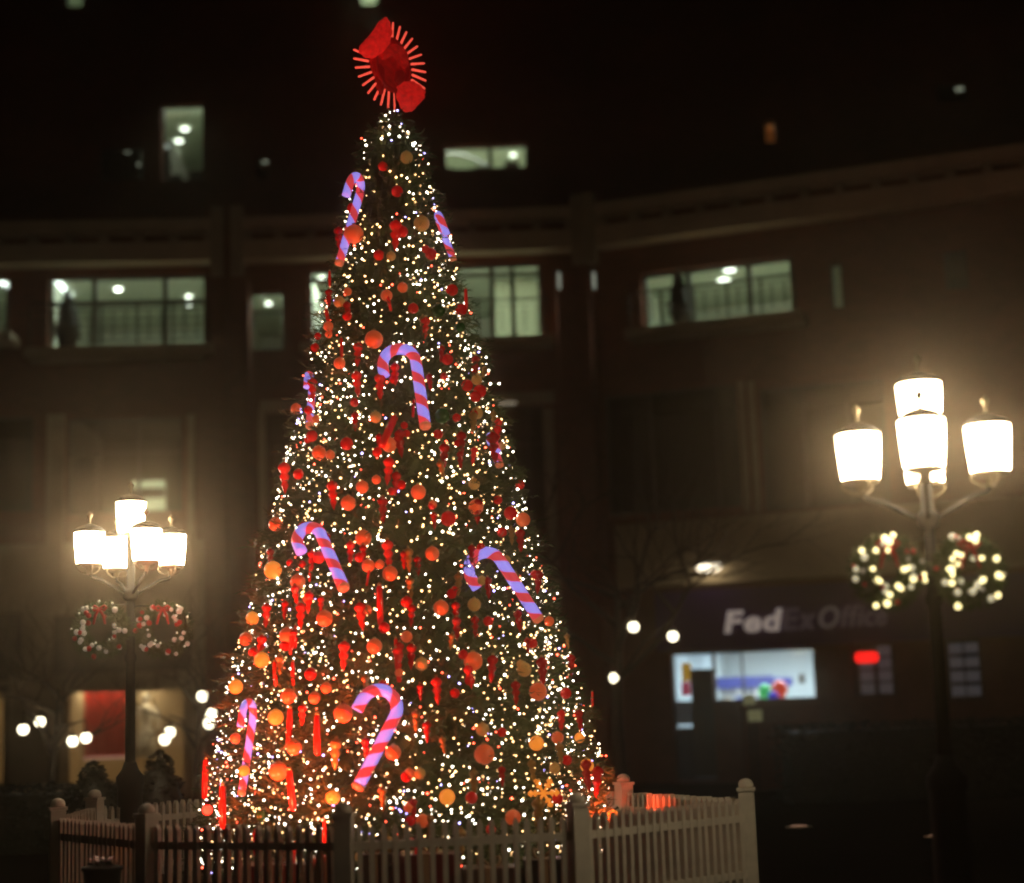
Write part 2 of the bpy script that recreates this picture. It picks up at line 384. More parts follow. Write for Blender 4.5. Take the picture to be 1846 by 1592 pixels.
zf0, zf1 = SR.uz(1400, 1166)[1], SR.uz(1400, 1058)[1]
SR.box(k := MB(), SR.uz(1188, 1110)[0], SR.L, zf0, min(zf1, zb0 - .01), .003, .3)
k.build('purple_fascia', mat('purple_fascia', (.060, .018, .13), .5), bld)
# shop interior
M_cool = mat('shop_wall_cool', (.62, .68, .70), .9)
M_panel = mat('ceiling_panel', (1, 1, 1), emit=(.82, .93, 1), strength=34.0)
hi = (hfd[0], hf[1], .0, hf[3])
rm = room(SR, hi, 6, M_cool, [], up=.2, grow=.25)
for uu, nn in ((.9, -2.0), (2.2, -1.6), (2.2, -4.2), (.9, -4.2)):
    SR.box(k := MB(), hfd[0] + uu - .45, hfd[0] + uu + .45, hi[3] + .14, hi[3] + .17, nn - .45, nn + .45); k.build('ceiling_light', M_panel, rm, bld.matrix_world.translation)
window(SR, hf, ucut(SR, (1336,), 1215), fw=.03, name='shop_window'); window(SR, hfd, [], [], gm=glass_mat('door_glass', (.5, .55, .56)), fw=.03, name='shop_doorway')
u0, u1, z0, z1 = SR.rect(1246, 1206, 1286, 1345)
SR.box(k := MB(), u0, u1, .12, z1, -.10, -.06); k.build('door_panel', mat('door_panel', (.05, .05, .055), .5), bld)
for nm, r_, c in (('yellow_poster', (1226, 1195, 1243, 1228), (.8, .45, .05)), ('pink_poster', (1226, 1229, 1242, 1254), (.6, .06, .14)), ('grey_door_dimmer', (1215, 1264, 1247, 1306), (.05, .055, .06)), ('dark_door_dimmer', (1211, 1312, 1249, 1405), (.008, .008, .009))):  # grey and dark sheets added to dim the lower door glass
    q = SR.rect(*r_); SR.box(k := MB(), q[0], q[1], q[2], q[3], -.16 + .02, -.16 + .03); k.build(nm, mat(nm, c, .6, emit=c, strength=.35), bld)  # emission stands in for shop light shining through the posters
q = SR.rect(1284, 1224, 1372, 1232, -3); SR.box(k := MB(), q[0], q[1] + .2, q[2] - .1, q[3] + .05, -TH - 3.2, -TH - 3.0); k.build('shelf_header', mat('navy', (.03, .04, .22), .6), bld)
M_prod = [mat('pack_%s' % n_, c, .6) for n_, c in (('blue', (.03, .06, .4)), ('white', (.6, .6, .6)), ('tan', (.5, .35, .2)), ('grey', (.2, .2, .22)))]
SRI = Seg(SR.a[:2], SR.b[:2])
for row, yy in enumerate((1247, 1266)):
    for i in range(8):
        q = SR.rect(1290 + i * 10.5, yy - 9, 1298 + i * 10.5, yy + 7, -3)
        SR.box(k := MB(), q[0], q[1], q[2], q[3], -TH - 3.3, -TH - 3.05); k.build('shelf_pack', random.choice(M_prod), bld)
q = SR.rect(1378, 1222, 1428, 1236, -2); SR.box(k := MB(), q[0], q[1], q[2], q[3], -2.1, -2.0); k.build('wall_sign', mat('navy', (.03, .04, .22), .6), bld)
q = SR.rect(1440, 1215, 1450, 1232, -2); SR.box(k := MB(), q[0], q[1], q[2], q[3], -2.1, -2.0); k.build('wall_sign', M_dark, bld)
for h_ in (hp, hp2):
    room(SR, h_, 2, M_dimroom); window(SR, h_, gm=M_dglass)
def poster_dots(h_, skip):
    for i in range(2):
        for j in range(4):
            if (i, j) in skip: continue
            u = h_[0] + (h_[1] - h_[0]) * (.32 + .42 * i); z = h_[3] - (h_[3] - h_[2]) * (.16 + .23 * j)
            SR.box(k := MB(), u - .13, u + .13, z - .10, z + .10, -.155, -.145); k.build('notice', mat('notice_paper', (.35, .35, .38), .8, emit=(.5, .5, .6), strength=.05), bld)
poster_dots(hp, {(0, 0)}); poster_dots(hp2, set())
# ---- pilasters, cornice, roof terrace
def pil(u0, u1, seg, px):
    seg.box(k := MB(), u0, u1, 0, 10.9, .004, .55); k.build('pilaster', M_brick, bld)
    for x in px:
        u = seg.uz(x, 450)[0]; z0, z1 = seg.uz(x, 505)[1], seg.uz(x, 398)[1]
        seg.box(k := MB(), u - .13, u + .13, 10.905, max(z1, 12.45), .35, .62); k.build('pilaster_post', M_stone, bld)
pil(*SL.rect(374, 600, 413, 640)[:2], SL, (397,)); pil(SM.rect(413, 600, 455, 640)[0] + .06, SM.rect(413, 600, 455, 640)[1], SM, (434,))
pil(*SM.rect(1006, 600, 1040, 640)[:2], SM, (1040,)); pil(SR.rect(1045, 600, 1078, 640)[0] + .1, SR.rect(1045, 600, 1078, 640)[1], SR, (1077,))
M_cornice = mat('pale_cornice', (.52, .38, .25), .8, noise=.15, nscale=2)
def cornice(seg, u0, u1):
    seg.box(k := MB(), u0, u1, 11.30, 11.72, .004, .5); lower = k.build('cornice', M_cornice, bld)
    seg.box(k := MB(), u0, u1, 11.98, 12.22, .02, .52); k.build('parapet_rail', M_cornice, bld)
    n = max(2, round((u1 - u0) / .75))
    for i in range(n + 1):
        u = u0 + .1 + (u1 - u0 - .2) * i / n
        seg.box(k := MB(), u - .09, u + .09, 11.725, 11.975, .1, .4); k.build('parapet_block', M_stone, lower, bld.matrix_world.translation)
cornice(SL, 0, SL.uz(388, 420)[0]); cornice(SM, SM.uz(440, 420)[0], SM.uz(1034, 420)[0]); cornice(SR, SR.uz(1084, 420)[0], SR.L)
k = MB(); pts = [SL.a, SL.b, SR.a, SR.b, Vector((26, 29.6, 0)), Vector((26, 39.3, 0)), Vector((-24, 39.3, 0)), Vector((-24, 34.3, 0))]
vs = [Vector((p.x, p.y + .02, 12.11)) for p in pts]; k.add(vs, [tuple(range(len(vs)))]).build('roof_terrace', M_dimroom, bld)
for x in (1008, 1071):
    p = at(x, 505, 34.3); MB().box(p.x - .03, p.x + .03, 34.3, 34.38, p.z - .17, p.z + .17).build('wall_sconce', mat('sconce', (1, 1, 1), emit=(.9, 1, .8), strength=.28), bld)
# ---- upper floors set back
uh = {}
for nm, r_ in dict(a=(291, 188, 367, 326), b=(798, 259, 953, 306), d=(116, -20, 150, 12), e=(646, -20, 682, 9), f=(1378, 217, 1402, 258), g=(1690, 150, 1745, 182), h=(180, 265, 258, 326), i=(462, 282, 486, 322)).items():
    uh[nm] = SU.rect(*r_)
wall(SU, 12.0, 26, list(uh.values()), M_brick)
M_room2 = mat('upper_office_wall', (.52, .57, .44), .9)
room(SU, uh['a'], 7, M_room2, [(333, 232), (322, 254), (314, 274)], lr=.10, strip=44); window(SU, uh['a'])
room(SU, uh['b'], 5, M_room, [(925, 279)], up=.5, lr=.07, drop=.2, strip=95); window(SU, uh['b'], ucut(SU, (883,), 280), fw=.08)
room(SU, uh['d'], 4, M_room, [], strip=6); window(SU, uh['d']); room(SU, uh['e'], 4, M_room, [], strip=30); window(SU, uh['e'])
M_cur = mat('orange_curtain', (.5, .27, .12), .9)
room(SU, uh['f'], 2, M_cur, [], strip=12); window(SU, uh['f'])
room(SU, uh['g'], 4, M_dimroom, [(1731, 158)], M_dimdown, lr=.12); window(SU, uh['g'])
room(SU, uh['h'], 5, M_dimroom, [(252, 296), (230, 272)], M_dimdown, lr=.06, strip=.6); window(SU, uh['h'])
room(SU, uh['i'], 4, M_dimroom, [(478, 290)], M_dimdown, lr=.07); window(SU, uh['i'])
# arch / furniture silhouettes inside the upper rooms
u0, u1, z0, z1 = uh['b']
k = MB(); um = SU.uz(883, 280)[0]
arc = [SU.P(u0 + (um - u0) * t, z0 + (z1 - z0) * (.92 - .62 * t ** 2.2), -TH - .2) for t in [i / 8 for i in range(9)]]
k.tube(arc, .032, 5).build('room_arch', M_dark, bld)
for a, b, hh in ((.02, .12, .10), (.36, .5, .12), (.72, .88, .28)):
    SU.box(k := MB(), u0 + (u1 - u0) * a, u0 + (u1 - u0) * b, z0 - .1, z0 + .16 + (z1 - z0) * hh, -TH - .42, -TH - .15); k.build('desk', M_dark, bld)
u0, u1, z0, z1 = uh['a']
for a, b, hh in ((.05, .4, .1), (.55, .95, .14)):
    SU.box(k := MB(), u0 + (u1 - u0) * a, u0 + (u1 - u0) * b, z0 - .1, z0 + .12 + (z1 - z0) * hh, -TH - .42, -TH - .15); k.build('desk', M_dimroom, bld)
SU.box(k := MB(), u0 + (u1 - u0) * .65, u1, z0, z0 + (z1 - z0) * .32, -TH - 2.4, -TH - 2.2); k.build('cabinet', mat('cabinet', (.7, .75, .62), .8), bld)

# ---- shop-front things
M_letter = mat('sign_letter', (.75, .7, .66), .5, emit=(.85, .70, .62), strength=.26)
M_letter2 = mat('sign_letter_dim', (.26, .19, .28), .5, emit=(.5, .36, .5), strength=.035)
M_letter3 = mat('sign_letter_tan', (.4, .34, .36), .5, emit=(.6, .48, .5), strength=.06)
uS, zS = SR.uz(1311, 1140)
sign = thing('storefront_sign', 'shop name in raised tan letters reading FedEx Office on the purple fascia', 'sign', SR.P(uS, zS, .302))
rot = Matrix((SR.e, Vector((0, 0, 1)), SR.n)).transposed().to_4x4()
def letter(ch, u0, u1, zb, ht, m, bold):
    cu = bpy.data.curves.new('letter', 'FONT'); cu.body = ch; cu.size = 1; cu.extrude = .03; cu.offset = bold; cu.resolution_u = 4
    tmp = bpy.data.objects.new('letter_tmp', cu); col.objects.link(tmp)
    dg = bpy.context.evaluated_depsgraph_get(); me = bpy.data.meshes.new_from_object(tmp.evaluated_get(dg))
    bpy.data.objects.remove(tmp)
    xs = [v.co.x for v in me.vertices]; ys = [v.co.y for v in me.vertices]
    x0, x1 = min(xs), max(xs); s = ht
    for v in me.vertices:
        v.co = Vector(((v.co.x - x0) / (x1 - x0) * (u1 - u0) + (v.co.y * s) * .2, v.co.y * s, v.co.z * 1.2))
    me.materials.clear(); me.materials.append(m); me.name = 'letter'
    ob = bpy.data.objects.new('letter', me); col.objects.link(ob); ob.parent = sign
    ob.matrix_basis = Matrix.Translation(SR.e * (u0 - uS) + Vector((0, 0, zb - zS)) + SR.n * .04) @ rot
ppm = SR.uz(1412, 1115)[0] - SR.uz(1312, 1115)[0]
lx = [('F', 1312, 1340, M_letter, .032), ('e', 1345, 1375, M_letter, .032), ('d', 1379, 1409, M_letter, .032), ('E', 1414, 1440, M_letter2, .03), ('x', 1443, 1472, M_letter2, .03),
      ('O', 1478, 1514, M_letter3, .015), ('f', 1518, 1532, M_letter2, .015), ('f', 1533, 1547, M_letter2, .015), ('i', 1550, 1556, M_letter2, .015), ('c', 1560, 1578, M_letter2, .015), ('e', 1581, 1600, M_letter2, .015)]
for ch, a, b, m, bo in lx:
    letter(ch, SR.uz(a, 1115)[0], SR.uz(b, 1115)[0], SR.uz(1360, 1139)[1], .60, m, bo)
u, z = SR.uz(1562, 1185)
rs = thing('lit_red_sign', 'glowing red pill-shaped sign in the dark shop window', 'sign', SR.P(u, z, -.05))
ring = [(math.cos(t) * .11 + (.16 if math.cos(t) > 0 else -.16), math.sin(t) * .13) for t in [2 * math.pi * i / 20 + .1 for i in range(20)]]
ring = [(a * .85, b * .8) for a, b in ring]
for nm, m, n0, n1, sc in (('lit_face', mat('red_neon', (.8, .02, .02), emit=(1, .012, .01), strength=1.5), -.04, 0, 1), ('sign_back', M_dark, -.07, -.042, 1.12)):
    k = MB(); vs = [SR.P(u + a * sc, z + b * sc, n) for n in (n0, n1) for a, b in ring]; N = len(ring)
    k.add(vs, [tuple(range(N))[::-1], tuple(range(N, 2 * N))] + [(i, (i + 1) % N, N + (i + 1) % N, N + i) for i in range(N)]).build(nm, m, rs)
u, z = SR.uz(1280, 1023, .3)
dl = thing('bowl_wall_lamp', 'lit white bowl lamp on the beige band above the purple fascia', 'lamp', SR.P(u, z, .17))
k = MB(); c = SR.P(u, z, .42); k.lathe([(.06, -.11), (.19, -.08), (.28, .0), (.30, .05)], c, 18).build('bowl', mat('bowl_glass', (1, .95, .85), emit=(1, .86, .62), strength=3.2), dl)
k = MB(); k.lathe([(.31, .052), (.30, .075), (.05, .09)], c, 18); SR.box(k, u - .05, u + .05, z + .02, z + .10, .162, .2); k.build('lamp_rim', M_stone, dl)
# window decorations: three coloured balloons
p0 = SR.P(*SR.uz(1392, 1262, -.6), -.6)
for (px, py, rr), c in zip(((1405, 1243, .17), (1379, 1247, .14), (1394, 1256, .11)), ((1, .08, .03), (.05, .8, .2), (.06, .03, .8))):
    oo = -.45 if c[2] > .5 else -.7
    cc = SR.P(*SR.uz(px, py, oo), oo)
    nm = 'red' if c[0] > .5 else 'green' if c[1] > .5 else 'blue'
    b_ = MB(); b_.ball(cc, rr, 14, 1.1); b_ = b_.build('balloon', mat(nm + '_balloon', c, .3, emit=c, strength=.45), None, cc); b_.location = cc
    tag(b_, 'glowing %s round decoration in the bright shop window' % nm, 'decoration', 'decorations in the bright shop window')
    MB().tube([cc + Vector((0, 0, -rr * 1.08)), cc + Vector((0, 0, -rr * 1.25))], [.02, .035], 8).build('knot', mat(nm + '_balloon', c), b_, cc)
# shop display on the left: red banner, mannequin
u0, u1, z0, z1 = SL.rect(150, 1240, 226, 1366, -.6)
rb = thing('red_banner', 'tall red banner hanging inside the shop window', 'banner', SL.P((u0 + u1) / 2, z0, -.7))
k = MB(); n_ = 10
vs = [SL.P(u0 + (u1 - u0) * i / n_, z, -.7 + .03 * math.sin(i * 1.7)) for z in (z0, z1) for i in range(n_ + 1)]
k.add(vs, [(i, i + 1, n_ + 2 + i, n_ + 1 + i) for i in range(n_)]); k.build('cloth', mat('red_cloth', (.55, .025, .02), .85, noise=.25, nscale=3), rb)
for zz in (z0, z1): SL.box(k := MB(), u0, u1, zz - .025, zz + .025, -.74, -.66); k.build('bar', mat('pale_bar', (.9, .75, .65), .5, emit=(1, .5, .4), strength=.3 if zz == z0 else .02), rb)
u, z = SL.uz(262, 1290, -.7); b = SL.P(u, .3, -.8)
mn = thing('shop_mannequin', 'white dressed mannequin standing inside the shop window', 'mannequin', b)
M_man = mat('mannequin_white', (.75, .74, .70), .6)
H = z + .45 - .3
MB().lathe([(.20, 0), (.20, .03), (.02, .05), (.02, H * .4)], b, 14).build('stand', M_black, mn)
MB().lathe([(.27, H * .30), (.22, H * .45), (.15, H * .62), (.13, H * .66), (.17, H * .76), (.19, H * .84), (.08, H * .885), (.05, H * .90)], b, 14).build('dress', M_man, mn)
MB().lathe([(.05, H * .90), (.05, H * .92), (.075, H * .94), (.085, H * .97), (.06, H), (.01, H * 1.01)], b, 12).build('head', M_man, mn)
for s_ in (-1, 1): MB().tube([b + SL.e * (.18 * s_) + Vector((0, 0, H * .83)), b + SL.e * (.27 * s_) + Vector((0, 0, H * .66)), b + SL.e * (.22 * s_) + SL.n * .15 + Vector((0, 0, H * .54))], [.05, .04, .03], 7).build('arm', M_man, mn)

# ================================================================== PLANTS ROUND THE SQUARE
M_hedge = foliage_mat('hedge_leaf', (.006, .008, .004), (.014, .018, .008), 2)
M_bark = mat('bark', (.05, .035, .025), .9, noise=.3, nscale=8, bump=.3)
M_pot = mat('dark_planter', (.025, .022, .02), .7, noise=.2)
M_soil = mat('soil', (.02, .014, .01), .95)
def leaf(mb, p, s):
    a = Vector((random.gauss(0, 1), random.gauss(0, 1), random.gauss(0, 1))).normalized(); x, y, _ = frame_from(a)
    mb.add([p - x * s, p - y * s * .45, p + x * s, p + y * s * .45], [(0, 1, 2, 3)])
def hedge(x0, x1, y0, y1, h, label, rz=0):
    t = thing('clipped_hedge', label, 'hedge', ((x0 + x1) / 2, (y0 + y1) / 2, 0))
    MB().box(x0 + .12, x1 - .12, y0 + .12, y1 - .12, 0, h - .12).build('stems', M_hedge, t)
    mb = MB()
    for _ in range(int(620 * (x1 - x0))):
        f = random.random()
        if f < .6: p = Vector((random.uniform(x0, x1), y0 + abs(random.gauss(0, .07)), random.uniform(0, h)))
        else: p = Vector((random.uniform(x0, x1), random.uniform(y0, y1), h - abs(random.gauss(0, .06)) + .03 * math.sin(7 * f)))
        leaf(mb, p, random.uniform(.025, .055))
    for _ in range(300):
        leaf(mb, Vector((random.choice((x0, x1)) + random.gauss(0, .04), random.uniform(y0, y1), random.uniform(0, h))), .045)
    mb.build('foliage', M_hedge, t)['kind'] = 'stuff'
hedge(4.05, 9.8, 26.2, 27.4, 1.22, 'long dark clipped hedge in front of the shop with the purple fascia')
hedge(-9.2, -4.9, 21.3, 22.3, .85, 'low dark clipped hedge in front of the shop with the red banner')
def cone_shrub(base, h, r, label, pot=True, ph=.35):
    t = thing('potted_conical_shrub', label, 'shrub', base); b = Vector(base)
    MB().lathe([(r * .55, 0), (r * .7, ph), (r * .74, ph), (r * .74, ph + .03), (r * .6, ph + .03)], b, 16).build('planter', M_pot, t)
    MB().lathe([(r * .02 + .03, ph), (.02, h * .8)], b, 8).build('stem', M_bark, t)
    mb = MB()
    for _ in range(int(2600 * max(.35, r))):
        f = random.random() ** 1.25; z = ph + (h - ph) * f; rr = r * (1 - f) ** .62 * (1 - .25 * random.random() ** 2) * (1 + .12 * math.sin(f * 21 + b.x))
        a = random.random() * 6.283; leaf(mb, b + Vector((rr * math.cos(a), rr * math.sin(a), z)), random.uniform(.025, .05))
    mb.lathe([(r * .6, ph + .02), (r * .72, ph + (h - ph) * .25), (r * .5, ph + (h - ph) * .6), (.02, h * .95)], b, 14)
    mb.build('foliage', M_hedge, t)
p = at(168, 1372, 19.0); cone_shrub((p.x, 19.0, 0), p.z, .43, 'dark conical potted shrub behind the fence in front of the red banner')
p = at(288, 1352, 19.8); cone_shrub((p.x, 19.8, 0), p.z, .42, 'dark conical potted shrub behind the fence next to a lamp post pedestal')
# balcony shrubs
def bal_shrub(seg, px, y0, y1, n, z0, r, label):
    pt = at(px, y1, (seg.P(seg.uz(px, y1, n)[0], 0, n)).y); u, z1 = seg.uz(px, y0, n); b = seg.P(u, z0, n)
    cone_shrub(b, z1 - z0, r, label, ph=.28)
bal_shrub(SL, 122, 522, 636, .4, h3b[2] + .03, .30, 'dark conical shrub on the balcony of the left lit office')
bal_shrub(SR, 1222, 482, 590, .35, h3r[2] + .02, .26, 'dark conical shrub on the balcony above the purple shop front')
# bare street trees that carry globe lights
M_globe = mat('globe_glass', (1, 1, 1), .4, emit=(1, .90, .62), strength=4.5)
def bare_tree(base, h, label, globes, seed, tw=.10):
    rnd = random.Random(seed); t = thing('bare_street_tree', label, 'tree', base); b = Vector(base)
    fork = b + Vector((.05, 0, h * .36))
    MB().tube([b, b + Vector((.02, .01, h * .12)), b + Vector((.0, .02, h * .25)), fork, b + Vector((.1, 0, h * .62))], [tw * 1.4, tw, tw * .9, tw * .8, tw * .4], 9).build('trunk', M_bark, t)
    mb = MB()
    def grow(p, d, L, r, n):
        pts = [p]; q = p.copy(); dd = d.copy()
        for i in range(4):
            dd = (dd + Vector((rnd.gauss(0, .16), rnd.gauss(0, .16), rnd.gauss(.04, .12)))).normalized(); q = q + dd * L / 4; pts.append(q.copy())
        mb.tube(pts, [r, r * .85, r * .7, r * .55, r * .4], 5 if n > 1 else 4, False)
        if n > 0:
            for i in (2, 3, 4, 4):
                nd = (dd + Vector((rnd.gauss(0, .6), rnd.gauss(0, .6), rnd.gauss(.1, .35)))).normalized()
                grow(pts[i], nd, L * rnd.uniform(.5, .75), r * .45, n - 1)
    for i in range(7):
        a = i * 2.4 + rnd.random(); grow(fork + Vector((0, 0, h * .04 * i)), Vector((math.cos(a), math.sin(a), rnd.uniform(.35, 1.0))).normalized(), h * rnd.uniform(.26, .38), tw * .5, 3)
    for g_ in globes:      # a drooping limb reaches every globe
        e = Vector(g_) + Vector((0, 0, .26)); s_ = b + Vector((0, 0, min(e.z * .8, h * .34)))
        mid = (s_ + e) / 2 + Vector((0, 0, .18))
        mb.tube([s_, mid, e], [.03, .022, .011], 5)
    mb.build('limbs', M_bark, t)
    return t
def globe_light(p, r, label, group):
    g_ = MB(); g_.ball(p, r, 14); g_ = g_.build('globe_light', M_globe, None, p); g_.location = p
    tag(g_, label, 'light', group)
    MB().lathe([(r * .55, r * .8), (r * .5, r * 1.25), (.01, r * 1.45)], p, 10).build('cap', M_black, g_, p)
    MB().tube([Vector(p) + Vector((0, 0, r * 1.4)), Vector(p) + Vector((0, 0, .265))], .006, 5).build('cord', M_black, g_, p)
def globes(pxs, Y, r, label, group):
    out = []
    for x, y in pxs:
        p = at(x, y, Y + random.uniform(-.35, .35)); out.append(p)
    for i, p in enumerate(sorted(out, key=lambda q: -q.z)):
        globe_light(p, r, ('highest', 'second highest', 'third highest', 'fourth highest', 'lowest')[i if i < len(out) - 1 else 4] + label[5:], group)
    return out
gr = globes([(1142, 1130), (1213, 1147), (1108, 1222)], 27.0, .085, 'round white globe light hanging in the bare tree beside the purple shop front', 'globe lights in the right bare tree')
p = at(1112, 1300, 27.3); bare_tree((p.x, 27.3, 0), 5.6, 'thin leafless tree beside the purple shop front with three globe lights', gr, 5, .11)
gl = globes([(42, 1315), (72, 1301), (131, 1336), (155, 1330)], 24.5, .08, 'round white globe light hanging in the bare tree beside the red banner shop', 'globe lights in the bare tree by the red banner')
p = at(92, 1330, 24.8); bare_tree((p.x, 24.8, 0), 3.4, 'small leafless tree in front of the red banner shop with four globe lights', gl, 9, .06)
gm_ = globes([(297, 1333), (306, 1320), (365, 1255), (380, 1286), (377, 1304)], 26.0, .085, 'round white globe light hanging in the bare tree between shop and decorated tree', 'globe lights in the bare tree beside the decorated tree')
p = at(352, 1330, 26.2); bare_tree((p.x, 26.2, 0), 3.4, 'small leafless tree between the shop window and the decorated tree', gm_, 21, .06)
# planter ledge with two pale posters in front of the bright shop
q0 = at(1290, 1300, 31.0); q1 = at(1475, 1300, 31.0)
lg = thing('brick_planter_wall', 'low brown brick planter wall below the bright shop window', 'wall', ((q0.x + q1.x) / 2, 31.0, 0))
MB().box(q0.x + .5, q1.x, 30.85, 31.3, 0, 1.52).build('wall_body', M_brick, lg); MB().box(q0.x + .46, q1.x + .04, 30.80, 31.35, 1.523, 1.6).build('coping', mat('brown_coping', (.2, .09, .05), .8), lg)
for (px, py, w_), lb in (((1350, 1262, .11), 'small pale yellow sign on a stake below the bright shop window, the higher one'), ((1361, 1290, .13), 'pale yellow sign on a stake below the bright shop window, the lower one')):
    p = at(px, py, 30.6)
    s_ = thing('stake_sign', lb, 'sign', (p.x, 30.6, 0)); MB().box(p.x - w_, p.x + w_, 30.58, 30.6, p.z - w_ * .8, p.z + w_ * .8).build('board', mat('pale_yellow', (.62, .6, .3), .7, emit=(.8, .8, .4), strength=.10), s_)
    MB().box(p.x - .02, p.x + .02, 30.603, 30.63, 0, p.z).build('stake', M_black, s_)

# ================================================================== CHRISTMAS TREE
TX, TY = -1.11, 16.1
PROF = [(250, 655, 750), (320, 640, 772), (400, 617, 798), (480, 603, 820), (560, 580, 842), (640, 557, 868), (720, 543, 886), (800, 520, 912), (860, 503, 930), (940, 485, 953), (1030, 465, 980), (1100, 448, 1000), (1200, 425, 1036), (1300, 400, 1060), (1400, 378, 1086), (1480, 370, 1108), (1540, 385, 1112)]
RZ = sorted((at((a + b) / 2, y, TY).z, (b - a) / 2 * TY / F_PX * .97) for y, a, b in PROF)
ZB, ZT = .22, at(703, 196, TY).z
RZ = [(ZB, RZ[0][1] * .96)] + RZ + [(at(703, 240, TY).z, .19), (at(703, 228, TY).z, .10), (ZT, .035)]
def RR(z):
    if z <= RZ[0][0]: return RZ[0][1]
    for (z0, r0), (z1, r1) in zip(RZ, RZ[1:]):
        if z0 <= z <= z1: return r0 + (r1 - r0) * (z - z0) / max(1e-6, z1 - z0)
    return 0.0
AX = lambda z: Vector((TX, TY, z))
def on_tree(px, py, off=0.0):
    d = ray(px, py); best = None
    for i in range(500):
        y = 13.2 + 3.0 * i / 500; p = EYE + d * (y / d.y); e = math.hypot(p.x - TX, p.y - TY) - RR(p.z) - off
        if best is None or e < best[0]: best = (e, p)
        if e <= 0: break
    return best[1]
tree = thing('christmas_tree', 'tall cone-shaped evergreen tree densely covered in lights and red ornaments', 'tree', (TX, TY, 0))
MB().lathe([(.20, 0), (.16, .3), (.12, 2.5), (.06, 5.5), (.025, ZT)], AX(0), 12).build('trunk', M_bark, tree)
M_needle = foliage_mat('needles', (.045, .075, .020), (.095, .135, .038), 2.2)
crown = MB()
zs_ = []
def tree_point(depth_pow=2.0, depth=.38):
    while True:
        z = random.uniform(ZB, ZT)
        if random.random() < max(RR(z) * (.72 if RR(z) < .75 else 1), .06) / 1.95: break
    a = random.random() * 6.2832
    tier = ((z * 2.1 + .25 * math.sin(3 * a + z)) % 1.0)
    rr = RR(z) * (1 - depth * random.random() ** depth_pow) * (1 - .05 * tier) + (.05 * math.sin(9 * a + 5 * z) + .05 * math.sin(4 * a - 11 * z) + .035 * math.sin(17 * a + 13 * z)) * min(1, RR(z)) + random.gauss(0, .02)
    return z, a, max(.01, rr)
for _ in range(17000):
    z, a, rr = tree_point()
    o = Vector((math.cos(a), math.sin(a), 0)); p = AX(z) + o * rr
    d = (o + Vector((random.gauss(0, .45), random.gauss(0, .45), random.gauss(-.05, .35)))).normalized()
    L = random.uniform(.08, .17)
    for k in range(6):
        q = p + d * (L * .14 * k)
        crown.blade(q, d * 1.0 + Vector((random.gauss(0, .5), random.gauss(0, .5), random.gauss(0, .5))), random.uniform(.06, .11), .007)
    crown.blade(p - d * .04, d, L * 1.25, .008)
# bough ends that stick out of the outline
for _ in range(330):
    z, a, rr = tree_point(4, .05); o = Vector((math.cos(a), math.sin(a), random.uniform(-.25, .25))).normalized(); p0 = AX(z) + o * (rr - .05); L0 = random.uniform(.10, .24) * min(1, .35 + RR(z))
    for k in range(16):
        q = p0 + o * L0 * k / 15; crown.blade(q, o + Vector((random.gauss(0, .7), random.gauss(0, .7), random.gauss(0, .7))), random.uniform(.05, .09), .007)
# boughs from trunk to surface
for _ in range(420):
    z, a, rr = tree_point(); o = Vector((math.cos(a), math.sin(a), 0))
    crown.tube([AX(z + .1), AX(z) + o * rr * .97], [.02, .006], 3, False)
core = [(max(.01, RR(z) * .70), z) for z in [ZB + (ZT - .25 - ZB) * i / 30 for i in range(31)]]
n_ = 40; vs = []
for r_, z in core: vs += [AX(z + random.gauss(0, .03)) + Vector((math.cos(6.2832 * k / n_), math.sin(6.2832 * k / n_), 0)) * r_ * random.uniform(.86, 1.1) for k in range(n_)]
crown.add(vs, [(i * n_ + k, i * n_ + (k + 1) % n_, (i + 1) * n_ + (k + 1) % n_, (i + 1) * n_ + k) for i in range(30) for k in range(n_)])
crown.build('crown', M_needle, tree)

# ---- string lights: bulbs all round the crown
lights = thing('string_lights', 'string of small warm white bulbs wound all over the decorated tree', 'string lights', (TX, TY, 0))
BULB = [mat('bulb_' + n_, (1, 1, 1), .4, emit=c, strength=s_) for n_, c, s_ in (('warm', (1, .80, .54), 12), ('cream', (1, .92, .76), 14), ('soft', (1, .56, .22), 7), ('violet', (.42, .36, 1), 9), ('red', (1, .07, .03), 12))]
def ico(r):
    bm = bmesh.new(); bmesh.ops.create_icosphere(bm, subdivisions=1, radius=r)
    v = [q.co.copy() for q in bm.verts]; f = [tuple(w.index for w in q.verts) for q in bm.faces]; bm.free(); return v, f
IV, IF = ico(1.0)
OV = [Vector(q) * 1.15 for q in ((1, 0, 0), (-1, 0, 0), (0, 1, 0), (0, -1, 0), (0, 0, 1), (0, 0, -1))]; OF = [(0, 2, 4), (2, 1, 4), (1, 3, 4), (3, 0, 4), (2, 0, 5), (1, 2, 5), (3, 1, 5), (0, 3, 5)]
bm_mesh = []
for m in BULB:
    me = bpy.data.meshes.new('bulb'); me.from_pydata([v * .0118 for v in IV], [], IF); me.materials.append(m); bm_mesh.append(me)
bulbs = []
